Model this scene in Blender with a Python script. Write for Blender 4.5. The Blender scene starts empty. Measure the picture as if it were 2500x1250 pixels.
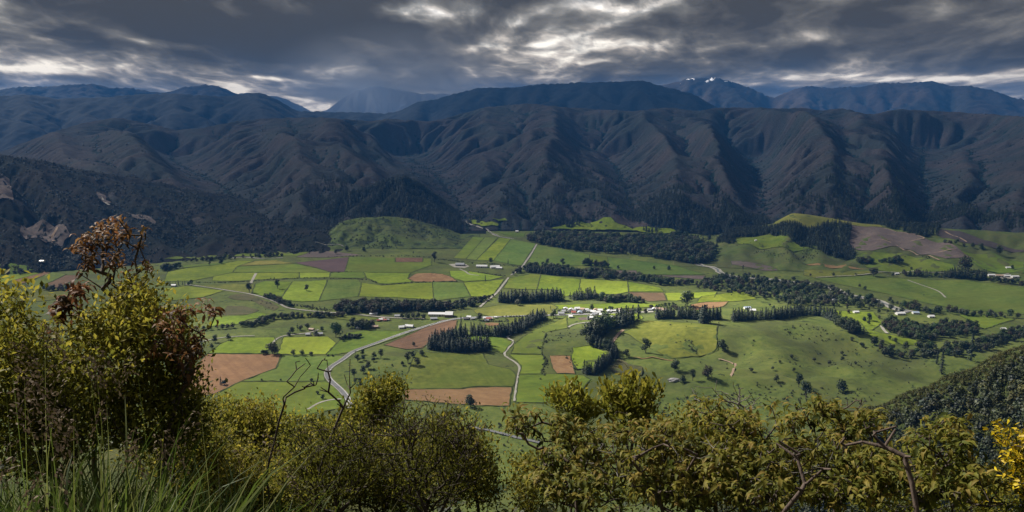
import bpy, bmesh, math, random
import numpy as np
from mathutils import Vector, Matrix

random.seed(7)
rng = np.random.default_rng(7)
S = bpy.context.scene
COL = S.collection
R = math.radians

# ---------------------------------------------------------------- camera
ZC = 350.0                      # eye height above the valley floor, metres
FPX = 1925.0                    # focal length in photograph pixels (2500 wide)
PITCH = math.atan2(325.0, FPX)
cam = bpy.data.cameras.new('camera'); camo = bpy.data.objects.new('camera', cam)
COL.objects.link(camo); S.camera = camo
cam.sensor_width = 36.0; cam.lens = 36.0 * FPX / 2500.0
cam.clip_start = 0.1; cam.clip_end = 200000.0
camo.location = (0, 0, ZC); camo.rotation_euler = (math.pi / 2 - PITCH, 0, 0)

# ---------------------------------------------------------------- world, sun, exposure
SUN_AZ, SUN_EL = R(-56), R(40)
w = bpy.data.worlds.new('World'); S.world = w; w.use_nodes = True
wn = w.node_tree.nodes; wl = w.node_tree.links
sky_tex = wn.new('ShaderNodeTexSky'); sky_tex.sky_type = 'NISHITA'; sky_tex.sun_disc = False
sky_tex.sun_elevation = SUN_EL; sky_tex.sun_rotation = SUN_AZ
w.cycles.sampling_method = 'NONE'
bg = wn['Background']; bg.inputs['Strength'].default_value = 0.05
wl.new(sky_tex.outputs[0], bg.inputs['Color'])
sunv = Vector((math.sin(SUN_AZ) * math.cos(SUN_EL), math.cos(SUN_AZ) * math.cos(SUN_EL), math.sin(SUN_EL)))
sl = bpy.data.lights.new('sun', 'SUN'); sl.energy = 5.0; sl.angle = R(1.2); sl.color = (1.0, 0.95, 0.86)
so = bpy.data.objects.new('sun', sl); COL.objects.link(so); so.location = (0, 0, 1500)
so.rotation_euler = (-sunv).to_track_quat('-Z', 'Y').to_euler()
S.view_settings.view_transform = 'Standard'; S.view_settings.look = 'None'
S.view_settings.exposure = 1.45; S.view_settings.gamma = 1.0
S.view_settings.use_curve_mapping = False
S.cycles.max_bounces = 6; S.cycles.diffuse_bounces = 2; S.cycles.glossy_bounces = 2
S.cycles.transmission_bounces = 3; S.cycles.volume_bounces = 0; S.cycles.transparent_max_bounces = 12
S.cycles.use_denoising = True
S.cycles.caustics_reflective = False; S.cycles.caustics_refractive = False

# ---------------------------------------------------------------- small helpers
class NT:
    """a few shorthands for building node trees"""
    def __init__(s, tree): s.t = tree; s.n = tree.nodes; s.l = tree.links
    def new(s, typ, **kw):
        nd = s.n.new(typ)
        for k, v in kw.items(): setattr(nd, k, v)
        return nd
    def put(s, sock, v):
        if isinstance(v, bpy.types.NodeSocket): s.l.new(v, sock)
        else: sock.default_value = v
    def math(s, op, a, b=0.0, c=None, clamp=False):
        nd = s.new('ShaderNodeMath', operation=op, use_clamp=clamp)
        s.put(nd.inputs[0], a); s.put(nd.inputs[1], b)
        if c is not None: s.put(nd.inputs[2], c)
        return nd.outputs[0]
    def vmath(s, op, a, b=None):
        nd = s.new('ShaderNodeVectorMath', operation=op)
        s.put(nd.inputs[0], a)
        if b is not None: s.put(nd.inputs[1], b)
        return nd
    def noise(s, vec, scale, detail=5.0, rough=0.55, dist=0.0, dims='3D'):
        nd = s.new('ShaderNodeTexNoise', noise_dimensions=dims)
        s.put(nd.inputs['Vector'], vec); nd.inputs['Scale'].default_value = scale
        nd.inputs['Detail'].default_value = detail; nd.inputs['Roughness'].default_value = rough
        nd.inputs['Distortion'].default_value = dist
        return nd.outputs['Fac']
    def ramp(s, fac, stops):
        nd = s.new('ShaderNodeValToRGB'); s.put(nd.inputs[0], fac)
        e = nd.color_ramp.elements
        while len(e) < len(stops): e.new(0.5)
        for el, (p, c) in zip(e, stops):
            el.position = p; el.color = (*c, 1) if len(c) == 3 else c
        return nd.outputs[0]
    def mix(s, fac, a, b, mode='MIX'):
        nd = s.new('ShaderNodeMix', data_type='RGBA', blend_type=mode)
        s.put(nd.inputs[0], fac); s.put(nd.inputs[6], a if isinstance(a, bpy.types.NodeSocket) else (*a, 1))
        s.put(nd.inputs[7], b if isinstance(b, bpy.types.NodeSocket) else (*b, 1))
        return nd.outputs[2]
    def smooth(s, v, a, b):
        nd = s.new('ShaderNodeMapRange', interpolation_type='SMOOTHSTEP')
        s.put(nd.inputs[0], v); nd.inputs[1].default_value = a; nd.inputs[2].default_value = b
        return nd.outputs[0]

def new_mat(name):
    m = bpy.data.materials.new(name); m.use_nodes = True
    return m, NT(m.node_tree)

def mesh_obj(name, verts, faces, mat=None, parent=None, smooth=False, attrs=None):
    me = bpy.data.meshes.new(name)
    verts = np.asarray(verts, dtype=np.float32)
    if isinstance(faces, np.ndarray):
        nf, k = faces.shape
        me.vertices.add(len(verts)); me.vertices.foreach_set('co', verts.ravel())
        me.loops.add(nf * k); me.loops.foreach_set('vertex_index', faces.ravel().astype(np.int32))
        me.polygons.add(nf); me.polygons.foreach_set('loop_start', np.arange(0, nf * k, k, dtype=np.int32))
        me.polygons.foreach_set('loop_total', np.full(nf, k, dtype=np.int32))
        me.update(calc_edges=True)
    else:
        me.from_pydata([tuple(map(float, v)) for v in verts], [], faces)
    if smooth: me.polygons.foreach_set('use_smooth', np.ones(len(me.polygons), dtype=bool))
    for an, av in (attrs or {}).items():
        a = me.attributes.new(an, 'FLOAT', 'POINT'); a.data.foreach_set('value', np.asarray(av, dtype=np.float32))
    if mat: me.materials.append(mat)
    o = bpy.data.objects.new(name, me); COL.objects.link(o)
    if parent: o.parent = parent
    return o

def tag(o, label=None, cat=None, group=None, kind=None):
    if label: o['label'] = label
    if cat: o['category'] = cat
    if group: o['group'] = group
    if kind: o['kind'] = kind
    return o

def empty(name, loc=(0, 0, 0), rz=0.0):
    o = bpy.data.objects.new(name, None); COL.objects.link(o)
    o.location = loc; o.rotation_euler = (0, 0, rz); o.empty_display_size = 0.5
    return o

# pixel of the photograph -> direction, used to work out where things really stand
def pdir(px, py):
    px = np.asarray(px, float); py = np.asarray(py, float)
    dx = (px - 1250.0) / FPX; dy = (625.0 - py) / FPX
    c, s = math.cos(PITCH), math.sin(PITCH)
    return np.stack([dx, c + dy * s, -s + dy * c], -1)
def paz(px, py):
    d = pdir(px, py); return np.arctan2(d[..., 0], d[..., 1])
def ptan(px, py):
    d = pdir(px, py); return d[..., 2] / np.hypot(d[..., 0], d[..., 1])

# ---------------------------------------------------------------- gradient noise
_perm = np.random.default_rng(3).permutation(4096).astype(np.int64)
def _grad(ix, iy):
    h = _perm[(_perm[ix & 4095] + iy) & 4095]
    a = h * (2 * np.pi / 4096.0); return np.cos(a), np.sin(a)
def perlin(x, y):
    x = np.asarray(x, float); y = np.asarray(y, float)
    x0 = np.floor(x).astype(np.int64); y0 = np.floor(y).astype(np.int64)
    fx = x - x0; fy = y - y0
    u = fx * fx * fx * (fx * (fx * 6 - 15) + 10); v = fy * fy * fy * (fy * (fy * 6 - 15) + 10)
    def g(ix, iy, dx, dy):
        gx, gy = _grad(ix, iy); return gx * dx + gy * dy
    a = g(x0, y0, fx, fy); b = g(x0 + 1, y0, fx - 1, fy); c = g(x0, y0 + 1, fx, fy - 1); d = g(x0 + 1, y0 + 1, fx - 1, fy - 1)
    return (a + u * (b - a) + v * (c - a + u * (a - b - c + d))) * 1.4
def fbm(x, y, oct=4, gain=0.5):
    s = 0.0; a = 1.0
    for k in range(oct):
        s = s + a * perlin(x * 2 ** k + 17.3 * k, y * 2 ** k + 9.1 * k); a *= gain
    return s

# ---------------------------------------------------------------- sky: a flattened dome of broken cloud
def dome_z(r): return 2600.0 * (1 - (r / 90000.0) ** 2)
def build_sky():
    # rings: even in distance overhead, even in elevation towards the horizon; azimuths closer together ahead of the look-out
    el = np.geomspace(R(11.5), R(0.35), 230); rq = np.linspace(6000, 84000, 4000); eq = np.arctan((dome_z(rq) - ZC) / rq)
    rad = np.concatenate([np.geomspace(300, 10800, 120), np.interp(-el, -eq, rq), [86000, 92000, 96000]])
    ang = np.concatenate([np.linspace(-0.74, 0.74, 700), np.linspace(0.74, 2 * math.pi - 0.74, 90)[1:-1]])      # from straight ahead, clockwise
    na = len(ang)
    X = rad[:, None] * np.sin(ang); Y = rad[:, None] * np.cos(ang); Z = np.repeat(dome_z(rad)[:, None], na, 1)
    # cloud thickness: banks that shrink with distance, with cauliflower edges
    aw = np.where(ang > math.pi, ang - 2 * math.pi, ang)[None, :]
    u = aw * (rad[:, None] / 12000.0) ** 0.25 * 4.6 + SKY_SEED[0]; v = np.log(np.maximum(rad, 800.0))[:, None] * 1.45 + SKY_SEED[1] + 0 * u
    wu, wv = fbm(u * 1.3 + 5, v * 1.3, 4), fbm(u * 1.3, v * 1.3 + 31, 4)
    p, q = u + 0.13 * wu, v + 0.11 * wv
    big = fbm(p * 0.55, q * 0.55 + 3, 2); mid = fbm(p * 1.05 + 9, q * 1.05, 8, 0.60)
    puff = sum(np.abs(perlin(p * 1.9 * 2 ** k + 7 * k, q * 1.9 * 2 ** k)) * 0.55 ** k for k in range(6))
    over = np.clip((11800 - rad) / 2500.0, 0, 1)[:, None]               # unseen deck overhead, thickened and evened out to keep sun off the hills
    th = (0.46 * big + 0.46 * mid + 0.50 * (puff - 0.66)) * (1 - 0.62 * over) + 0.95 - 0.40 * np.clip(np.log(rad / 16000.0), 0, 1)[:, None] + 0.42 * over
    # the gaps in the cloud that the photograph shows (and unseen ones opened to light valley, village and left paddock): centre, radii in metres, depth
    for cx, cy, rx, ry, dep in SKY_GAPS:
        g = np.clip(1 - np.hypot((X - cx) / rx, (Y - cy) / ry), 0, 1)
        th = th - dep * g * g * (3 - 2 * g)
    tone = th - 0.42 * over
    v3 = np.concatenate([[(0, 0, 2600.0)], np.stack([X, Y, Z], -1).reshape(-1, 3)])
    tha = np.concatenate([[1.2], th.ravel()]); tone = np.concatenate([[0.8], tone.ravel()])
    i = 1 + np.arange(len(rad) * na).reshape(len(rad), na); j = np.roll(i, -1, 1)
    quads = np.stack([i[:-1], i[1:], j[1:], j[:-1]], -1).reshape(-1, 4)
    tri0 = np.stack([np.zeros(na, int), i[0], j[0]], -1)
    f = np.concatenate([tri0, quads[:, [0, 1, 2]], quads[:, [0, 2, 3]]], 0)
    m, t = new_mat('cloud_sky')
    for nd in list(t.n):
        if nd.type != 'OUTPUT_MATERIAL': t.n.remove(nd)
    out = [nd for nd in t.n if nd.type == 'OUTPUT_MATERIAL'][0]
    geo = t.new('ShaderNodeNewGeometry'); pos = geo.outputs['Position']
    at = t.new('ShaderNodeAttribute', attribute_name='thickness'); th = at.outputs['Fac']
    tn = t.new('ShaderNodeAttribute', attribute_name='tone'); cv = t.new('ShaderNodeCombineXYZ')
    for k, nm in enumerate(('bank_u', 'bank_v')):
        an = t.new('ShaderNodeAttribute', attribute_name=nm); t.l.new(an.outputs['Fac'], cv.inputs[k])
    fine = t.math('MULTIPLY', t.math('SUBTRACT', t.noise(cv.outputs[0], 4.5, 5, 0.64), 0.5), 0.66)      # shreds along the cloud edges
    tone_ = t.math('ADD', tn.outputs['Fac'], fine)
    col = t.ramp(tone_, [(0.02, (0.78, 0.68, 0.56)), (0.16, (0.46, 0.39, 0.315)), (0.34, (0.20, 0.172, 0.136)), (0.50, (0.112, 0.097, 0.074)),
                      (0.72, (0.066, 0.057, 0.043)), (1.0, (0.038, 0.032, 0.022))])
    # overcast luminance: brighter towards the zenith
    up = t.math('DIVIDE', t.vmath('DOT_PRODUCT', pos, (0, 0, 1)).outputs['Value'], t.vmath('LENGTH', pos).outputs['Value'])
    lum = t.math('MULTIPLY_ADD', up, 2.0, 0.72)
    em = t.new('ShaderNodeEmission'); t.put(em.inputs[0], col); t.put(em.inputs[1], t.math('MULTIPLY', lum, SKY_GAIN))
    # slant optical depth of the layer: near-opaque edge-on, thinner when looked through steeply
    mu = t.math('ABSOLUTE', t.vmath('DOT_PRODUCT', geo.outputs['Incoming'], geo.outputs['Normal']).outputs['Value'])
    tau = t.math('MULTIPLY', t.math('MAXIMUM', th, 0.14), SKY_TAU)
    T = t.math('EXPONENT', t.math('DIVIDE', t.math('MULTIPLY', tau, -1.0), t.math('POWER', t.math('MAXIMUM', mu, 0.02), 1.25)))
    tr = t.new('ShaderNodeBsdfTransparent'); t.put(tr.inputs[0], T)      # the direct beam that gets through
    ad = t.new('ShaderNodeAddShader'); t.l.new(em.outputs[0], ad.inputs[0]); t.l.new(tr.outputs[0], ad.inputs[1])
    t.l.new(ad.outputs[0], out.inputs['Surface'])
    m.cycles.emission_sampling = 'NONE'
    o = mesh_obj('sky', v3, f, m, smooth=True, attrs={'thickness': tha, 'tone': tone, 'bank_u': np.concatenate([[0], p.ravel()]), 'bank_v': np.concatenate([[0], q.ravel()])})
    tag(o, 'dark grey broken cloud cover with cream gaps above the mountains', kind='structure')

def deck_xy(px, py):
    d = pdir(px, py); t = (2400.0 - ZC) / d[2]
    for _ in range(20):
        r = t * math.hypot(d[0], d[1]); t = (2600.0 * (1 - (r / 90000.0) ** 2) - ZC) / d[2]
    return t * d[0], t * d[1]
SKY_GAIN, SKY_TAU, SKY_SEED = 0.62, 0.55, (35, 7, 0)
SKY_GAPS = []
for gx, gy, wx, wy, dep in ((1060, 15, 210, 60, .55), (870, 95, 90, 75, .42), (720, 165, 140, 30, .42), (395, 105, 110, 26, .5),
                            (80, 168, 200, 26, .45), (660, 190, 60, 14, .35), (2010, 85, 300, 46, .50), (2090, 165, 260, 40, .42),
                            (2230, 190, 380, 18, .5), (1830, 205, 120, 14, .45), (1250, 50, 60, 28, .4), (1310, 110, 70, 14, .3)):
    cx, cy = deck_xy(gx, gy); x1, _ = deck_xy(gx + wx, gy); _, y1 = deck_xy(gx, gy + wy); _, y0 = deck_xy(gx, max(gy - wy, -60))
    SKY_GAPS.append((cx, (y0 + y1) / 2, abs(x1 - cx), abs(y0 - y1) / 2, dep))
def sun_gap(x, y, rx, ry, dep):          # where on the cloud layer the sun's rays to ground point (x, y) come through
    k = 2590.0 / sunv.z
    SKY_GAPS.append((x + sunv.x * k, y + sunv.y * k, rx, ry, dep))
sun_gap(120, 450, 3000, 2700, .66)  # broad unseen thinning overhead, added so valley and look-out catch the sun
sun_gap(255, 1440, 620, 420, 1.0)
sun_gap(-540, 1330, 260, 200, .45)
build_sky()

# ---------------------------------------------------------------- erosion for the land
def erode(uplift, dx, dy, iters, kdt, seed, diff=0.035):
    """stream-power landscape evolution: ridges and gullies from running water"""
    ny, nx = uplift.shape; n = ny * nx
    r = np.random.default_rng(seed)
    h = r.random((ny, nx)) * 0.8
    yy, xx = np.mgrid[0:ny, 0:nx]
    h += 0.02 * np.minimum(yy, ny - 1 - yy) + 1.2 * (fbm(xx / 22.0 + seed, yy / 22.0, 3) + 1)
    idx = np.arange(n).reshape(ny, nx)
    sc = math.sqrt(dx * dy)
    nb = [(-1, 0, dy), (1, 0, dy), (0, -1, dx), (0, 1, dx)] + [(a, b, math.hypot(dx, dy)) for a in (-1, 1) for b in (-1, 1)]
    fixed = np.zeros((ny, nx), bool); fixed[0] = True; fixed[-1] = True
    h[fixed] = 0
    for it in range(iters):
        h[~fixed] += uplift[~fixed]
        best = np.zeros((ny, nx)); rec = idx.copy(); rd = np.ones((ny, nx))
        for a, b, L in nb:
            sh = np.full((ny, nx), 1e9); si = idx.copy()
            ys = slice(max(0, -a), ny - max(0, a)); yd = slice(max(0, a), ny - max(0, -a))
            xs = slice(max(0, -b), nx - max(0, b)); xd = slice(max(0, b), nx - max(0, -b))
            sh[ys, xs] = h[yd, xd]; si[ys, xs] = idx[yd, xd]
            sl_ = (h - sh) / (L / sc)
            mk = sl_ > best
            best[mk] = sl_[mk]; rec[mk] = si[mk]; rd[mk] = L / sc
        rec[fixed] = idx[fixed]
        hf = h.ravel(); order = np.argsort(-hf, kind='stable').tolist()
        rl = rec.ravel().tolist(); A = [1.0] * n
        for i in order:
            j = rl[i]
            if j != i: A[j] += A[i]
        An = np.asarray(A)
        F = (kdt * An ** 0.45 / rd.ravel()); F[rec.ravel() == idx.ravel()] = 0
        Fl = F.tolist(); hl = hf.tolist()
        for i in reversed(order):
            f = Fl[i]
            if f: hl[i] = (hl[i] + f * hl[rl[i]]) / (1 + f)
        h = np.asarray(hl).reshape(ny, nx)
        for _ in range(2):
            p = np.pad(h, 1, mode='edge')
            h = h + diff * (p[:-2, 1:-1] + p[2:, 1:-1] + p[1:-1, :-2] + p[1:-1, 2:] - 4 * h)
        h[fixed] = 0
    return h, An.reshape(ny, nx)

def resample(a, ny, nx):
    y = np.linspace(0, a.shape[0] - 1, ny); x = np.linspace(0, a.shape[1] - 1, nx)
    def cub(arr, t, ax):
        arr = np.moveaxis(arr, ax, 0); n = arr.shape[0]
        i = np.clip(np.floor(t).astype(int), 0, n - 2); f = (t - i).reshape(-1, *([1] * (arr.ndim - 1)))
        g = lambda k: arr[np.clip(i + k, 0, n - 1)]
        p0, p1, p2, p3 = g(-1), g(0), g(1), g(2)
        o = p1 + 0.5 * f * (p2 - p0 + f * (2 * p0 - 5 * p1 + 4 * p2 - p3 + f * (3 * (p1 - p2) + p3 - p0)))
        return np.moveaxis(o, 0, ax)
    return cub(cub(a, y, 0), x, 1)

class Polar:
    """height field on a fan of azimuths and distances round the look-out"""
    def __init__(s, az, d, Z): s.az, s.d, s.Z = az, d, Z
    def xy(s):
        A, D = np.meshgrid(s.az, s.d); return D * np.sin(A), D * np.cos(A)
    def __call__(s, x, y):
        a = np.arctan2(x, y); d = np.hypot(x, y)
        u = np.interp(a, s.az, np.arange(len(s.az))); v = np.interp(d, s.d, np.arange(len(s.d)))
        i = np.clip(u.astype(int), 0, len(s.az) - 2); j = np.clip(v.astype(int), 0, len(s.d) - 2)
        fu = u - i; fv = v - j; Z = s.Z
        z = (Z[j, i] * (1 - fu) + Z[j, i + 1] * fu) * (1 - fv) + (Z[j + 1, i] * (1 - fu) + Z[j + 1, i + 1] * fu) * fv
        return np.where((a < s.az[0]) | (a > s.az[-1]) | (d < s.d[0]) | (d > s.d[-1]), -1000.0, z)
    def obj(s, name, mat, attrs=None, parent=None):
        x, y = s.xy(); v = np.stack([x, y, s.Z], -1).reshape(-1, 3)
        ny, nx = s.Z.shape; i = np.arange(ny * nx).reshape(ny, nx)
        f = np.stack([i[:-1, :-1], i[:-1, 1:], i[1:, 1:], i[1:, :-1]], -1).reshape(-1, 4)
        return mesh_obj(name, v, f, mat, parent, True, {k: a.ravel() for k, a in (attrs or {}).items()})

def land_range(crest, d0, d1, nu, nv, en, ev, kdt, seed, iters=36, zb=0.0, fine=3.0, sharp=1.0, peak=0.62, fade=0.10, cuts=(), spurs=0.0):
    """an eroded range whose skyline passes through the crest points of the photograph"""
    crest = np.asarray(crest, float)
    caz = paz(crest[:, 0], crest[:, 1]); ct = ptan(crest[:, 0], crest[:, 1])
    az_e = np.linspace(caz[0], caz[-1], en); d_e = np.linspace(d0, d1, ev)
    t_e = np.interp(az_e, caz, ct)
    dc = d0 + (d1 - d0) * peak
    hc = np.maximum(ZC + t_e * dc - zb, 2.0)
    v = np.linspace(0, 1, ev)[:, None]
    bell = np.clip(np.minimum(v / peak, (1 - v) / (1 - peak)), 0, 1)
    up = 0.06 + (hc / hc.max())[None, :] * (0.12 + 1.1 * bell)
    if spurs: up = up * (1 + spurs * perlin(az_e[None, :] * 17 + seed + 1.2 * v, v * 2.2)).clip(0.25)
    for c0, v0, c1, v1, wd, dep in cuts:                             # main side valleys: from (azimuth, depth) to (azimuth, depth)
        a0, a1 = float(paz(c0, 450)), float(paz(c1, 450)); tt = np.clip((v - v0) / (v1 - v0), 0, 1)
        up = up * (1 - dep * np.exp(-((az_e[None, :] - (a0 + (a1 - a0) * tt)) / wd) ** 2) * (v <= v1 + 0.08))
    dxm = (az_e[1] - az_e[0]) * (d0 + d1) / 2; dym = d_e[1] - d_e[0]
    h, A = erode(up, dxm, dym, iters, kdt, seed)
    h = h ** sharp
    # broad whaleback so that the skyline is the main divide
    h = h / h.max() * 0.86 + 0.14 * bell * (hc / hc.max())[None, :] * (0.9 + 0.1 * fbm(az_e[None, :] * 14, v * 3 + seed, 3))
    az = np.linspace(caz[0], caz[-1], nu); d = np.linspace(d0, d1, nv)
    h = resample(h, nv, nu); LA = resample(np.log(A), nv, nu)
    t = np.interp(az, caz, ct)
    line = t[None, :] * d[:, None] + ZC - zb                        # the sight line over the crest
    front = d <= dc
    sc_ = np.where(h[front] > 0.03, np.maximum(line[front], 0) / np.maximum(h[front], 0.03), 1e9)
    s_ = np.minimum(sc_.min(0), hc.max() * 1.6)
    k = np.ones(7) / 7; s2 = np.convolve(np.pad(s_, 3, mode='edge'), k, 'valid'); s_ = np.minimum(s2, s_ * 1.02)
    Z = h * s_[None, :]
    Z = np.where(d[:, None] > dc, np.minimum(Z, line - 0.04 * (d[:, None] - dc) + 2), Z)
    x = d[:, None] * np.sin(az)[None, :]; y = d[:, None] * np.cos(az)[None, :]
    Z = Z + fine * fbm(x / 60.0 + seed, y / 60.0, 4) * np.clip(Z / 40.0, 0, 1)
    e = np.minimum(np.arange(nu), np.arange(nu)[::-1]) / (nu * fade)
    Z = Z * np.clip(e, 0, 1)[None, :] ** 0.7 if fade > 0 else Z
    Z = Z + zb
    Z[0] -= 30; Z[-1] -= 30
    if fade > 0: Z[:, 0] -= 30; Z[:, -1] -= 30
    gully = np.clip((LA - 1.4) / 3.6, 0, 1)
    return Polar(az, d, Z), gully

# ---------------------------------------------------------------- the valley floor and the look-out hillside
def gnd_xy(px, py, z=0.0):
    d = pdir(px, py); t = (z - ZC) / d[..., 2]; return t * d[..., 0], t * d[..., 1]
def bump(x, y, px, py, amp, rx, ry, pw=2):
    cx, cy = gnd_xy(px, py); q = ((x - cx) / rx) ** 2 + ((y - cy) / ry) ** 2
    return amp * np.exp(-q ** (pw / 2))
def ground_z(x, y):
    x = np.asarray(x, float); y = np.asarray(y, float)
    z = 1.3 * fbm(x / 330.0, y / 330.0, 3)
    z = z + bump(x, y, 1790, 815, 20, 230, 130, 4)
    mk = np.clip(bump(x, y, 2010, 905, 1.0, 330, 150, 3), 0, 1)
    z = z + mk * (17.0 * (perlin(x / 105.0 + 3, y / 120.0) + 0.35) + 6.0 * fbm(x / 36.0, y / 44.0, 3) - 7.0 * np.abs(perlin(x / 46.0 + 8, y / 90.0 + 2)))
    z = z + bump(x, y, 960, 893, 9, 75, 85, 2) + bump(x, y, 1340, 842, 6, 90, 60, 2)
    z = z + bump(x, y, 1340, 842, 1, 130, 120, 2) * 1.6 * fbm(x / 22.0, y / 30.0, 3)
    mk2 = np.clip((1000 - np.hypot(x, y)) / 260.0, 0, 1)
    z = z + mk2 * (5.0 * perlin(x / 70.0 + 9, y / 90.0) + 2.0 * fbm(x / 25.0, y / 25.0, 3) + 5)
    # terrace banks by the left-hand road
    z = z + 4.0 / (1 + np.exp(-(y - gnd_xy(600, 735)[1] + 0.25 * (x + 640)) / 14.0)) * np.exp(-((x + 640) / 330.0) ** 4)
    return z
def spacing(a, b, seg):
    out = [a]
    while out[-1] < b: out.append(out[-1] + seg(out[-1]))
    return np.asarray(out)
gx_pos = spacing(0, 13000, lambda v: 16 if v < 1500 else 16 + (v - 1500) * 0.10)
gx = np.concatenate([-gx_pos[::-1][:-1], gx_pos])
gy = spacing(380, 16500, lambda v: 10 if v < 1500 else (14 if v < 2700 else 14 + (v - 2700) * 0.10))
gX, gY = np.meshgrid(gx, gy); gZ = ground_z(gX, gY)
gv = np.stack([gX, gY, gZ], -1).reshape(-1, 3); gi = np.arange(gv.shape[0]).reshape(gZ.shape)
gf = np.stack([gi[:-1, :-1], gi[:-1, 1:], gi[1:, 1:], gi[1:, :-1]], -1).reshape(-1, 4)

# look-out hillside, falling away under the camera, with the bush-clad spur to the right
SPUR = [(1650, 1330, 470), (1750, 1250, 500), (1830, 1180, 520), (1900, 1120, 535), (2000, 1062, 548), (2060, 1030, 556), (2110, 992, 561), (2160, 985, 566),
        (2210, 955, 571), (2270, 938, 578), (2320, 908, 584), (2380, 896, 590), (2430, 862, 597), (2500, 838, 605), (2700, 745, 640), (2950, 660, 690)]
sp_az = np.array([float(paz(a, b)) for a, b, c in SPUR]); sp_d = np.array([c for a, b, c in SPUR], float)
sp_z = np.array([ZC + float(ptan(a, b)) * c for a, b, c in SPUR]) - 3.0
def hill_profile(az, d):
    lf = np.clip((-az - 0.10) / 0.30, 0, 1)                       # gentler shelf on the left
    s1 = 0.34 - 0.06 * lf; s2 = 0.555 - 0.05 * lf
    dn = np.minimum(d, 7.0 + 6 * lf)
    z = ZC - 1.75 + 0.25 * lf - s1 * dn - s2 * np.maximum(d - dn, 0)
    t = np.clip((d - 480) / 260.0, 0, 1)
    z = np.maximum(z, 3 + 0 * z)
    return z * (1 - t * t * (3 - 2 * t)) + (-14) * (t * t * (3 - 2 * t))
hd = np.concatenate([np.geomspace(0.4, 60, 80), np.linspace(62, 840, 190)])
haz = np.linspace(-1.05, 1.05, 330)
HA, HD = np.meshgrid(haz, hd)
hz = hill_profile(HA, HD)
cz = np.interp(HA, sp_az, sp_z, left=-50); cd = np.interp(HA, sp_az, sp_d)
hx, hy = HD * np.sin(HA), HD * np.cos(HA)
wob = 3.5 * fbm(hx / 45.0, hy / 45.0, 3)
spz = cz - np.where(HD < cd, 0.42 * np.sqrt((cd - HD) ** 2 + 64) - 3.4, 0.55 * np.sqrt((HD - cd) ** 2 + 64) - 4.4) + wob * np.clip(np.abs(HD - cd) / 40, 0, 1)
spz = np.where(HA < sp_az[0], -60, spz)
hz = hz + np.clip(HD / 60, 0, 1) * 2.0 * fbm(hx / 30.0, hy / 30.0, 3) * np.clip((800 - HD) / 200, 0, 1)
hz = np.maximum(hz, spz) + 0.10 * fbm(hx / 1.1, hy / 1.1, 3) * np.clip(1 - HD / 40, 0, 1)
HILL = Polar(haz, hd, hz)

# ---------------------------------------------------------------- hills and ranges
C_MID = [(-420, 430), (-150, 405), (0, 372), (120, 325), (200, 302), (270, 288), (300, 289), (370, 304), (430, 319), (500, 311), (575, 296), (675, 288),
         (785, 287), (850, 291), (900, 296), (950, 291), (1000, 293), (1050, 296), (1100, 286), (1180, 263), (1250, 256), (1300, 253),
         (1375, 262), (1550, 272), (1630, 262), (1700, 272), (1750, 262), (1925, 265), (1960, 262), (2000, 270), (2050, 265), (2125, 280),
         (2190, 266), (2300, 272), (2500, 285), (2700, 300), (2950, 330)]
C_LEFT = [(-420, 345), (-150, 362), (0, 379), (90, 389), (130, 399), (190, 416), (330, 434), (480, 466), (620, 486), (760, 497), (860, 512), (950, 545), (1010, 590)]
C_PINE = [(660, 520), (720, 500), (780, 492), (840, 478), (900, 463), (940, 446), (985, 437), (1020, 450), (1080, 495), (1130, 536), (1165, 572), (1190, 598)]
C_GREEN = [(755, 607), (790, 572), (830, 542), (880, 532), (940, 529), (1000, 533), (1050, 547), (1100, 562), (1145, 580), (1175, 600)]
C_RIGHT = [(1640, 606), (1700, 592), (1760, 572), (1840, 556), (1890, 545), (1935, 521), (2000, 530), (2100, 546), (2180, 553), (2300, 558), (2400, 563), (2600, 575), (2850, 590)]
C_FARA = [(-420, 262), (-200, 245), (0, 234), (65, 231), (140, 241), (275, 237), (325, 231), (420, 228), (550, 236), (590, 230), (635, 226), (675, 241), (725, 272),
          (850, 274), (950, 277), (985, 268), (1010, 251), (1060, 244), (1100, 232), (1165, 215), (1250, 214), (1320, 206), (1385, 203), (1500, 200), (1570, 197),
          (1620, 212), (1690, 228), (1750, 262), (1830, 290), (2000, 300), (2500, 306), (2950, 310)]
C_FARB = [(-420, 235), (-200, 222), (0, 218), (60, 212), (120, 211), (200, 206), (240, 207), (280, 217), (300, 213), (380, 226), (410, 226), (450, 212), (500, 208), (540, 212),
          (570, 227), (640, 250), (720, 288), (900, 296), (1300, 296), (1480, 270), (1560, 222), (1640, 203), (1680, 192), (1730, 190), (1770, 195), (1800, 203), (1850, 222),
          (1885, 240), (1920, 225), (1965, 211), (2025, 215), (2100, 213), (2145, 203), (2230, 202), (2270, 198), (2325, 210), (2360, 209), (2405, 216), (2490, 243), (2600, 250), (2950, 262)]
C_FARC = [(430, 275), (540, 238), (600, 226), (640, 232), (690, 238), (735, 258), (765, 274), (795, 271), (840, 236), (880, 217), (920, 208), (960, 217), (1020, 228), (1100, 230), (1200, 242), (1350, 275)]
MID, mid_g = land_range(C_MID, 2560, 7000, 780, 490, 400, 250, 0.12, 11, 46, fine=4, peak=0.78, fade=0.0, spurs=0.45,
    cuts=((1150, 0, 1000, 0.62, 0.030, 0.85), (1000, 0.55, 780, 0.75, 0.02, 0.5), (1880, 0, 1830, 0.55, 0.022, 0.75), (2280, 0, 2240, 0.6, 0.022, 0.7), (620, 0, 420, 0.6, 0.025, 0.6), (1560, 0, 1500, 0.45, 0.018, 0.5)))
LEFT, left_g = land_range(C_LEFT, 2130, 4000, 380, 230, 190, 120, 0.18, 5, 30, fine=4, peak=0.62, fade=0.0)
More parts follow.
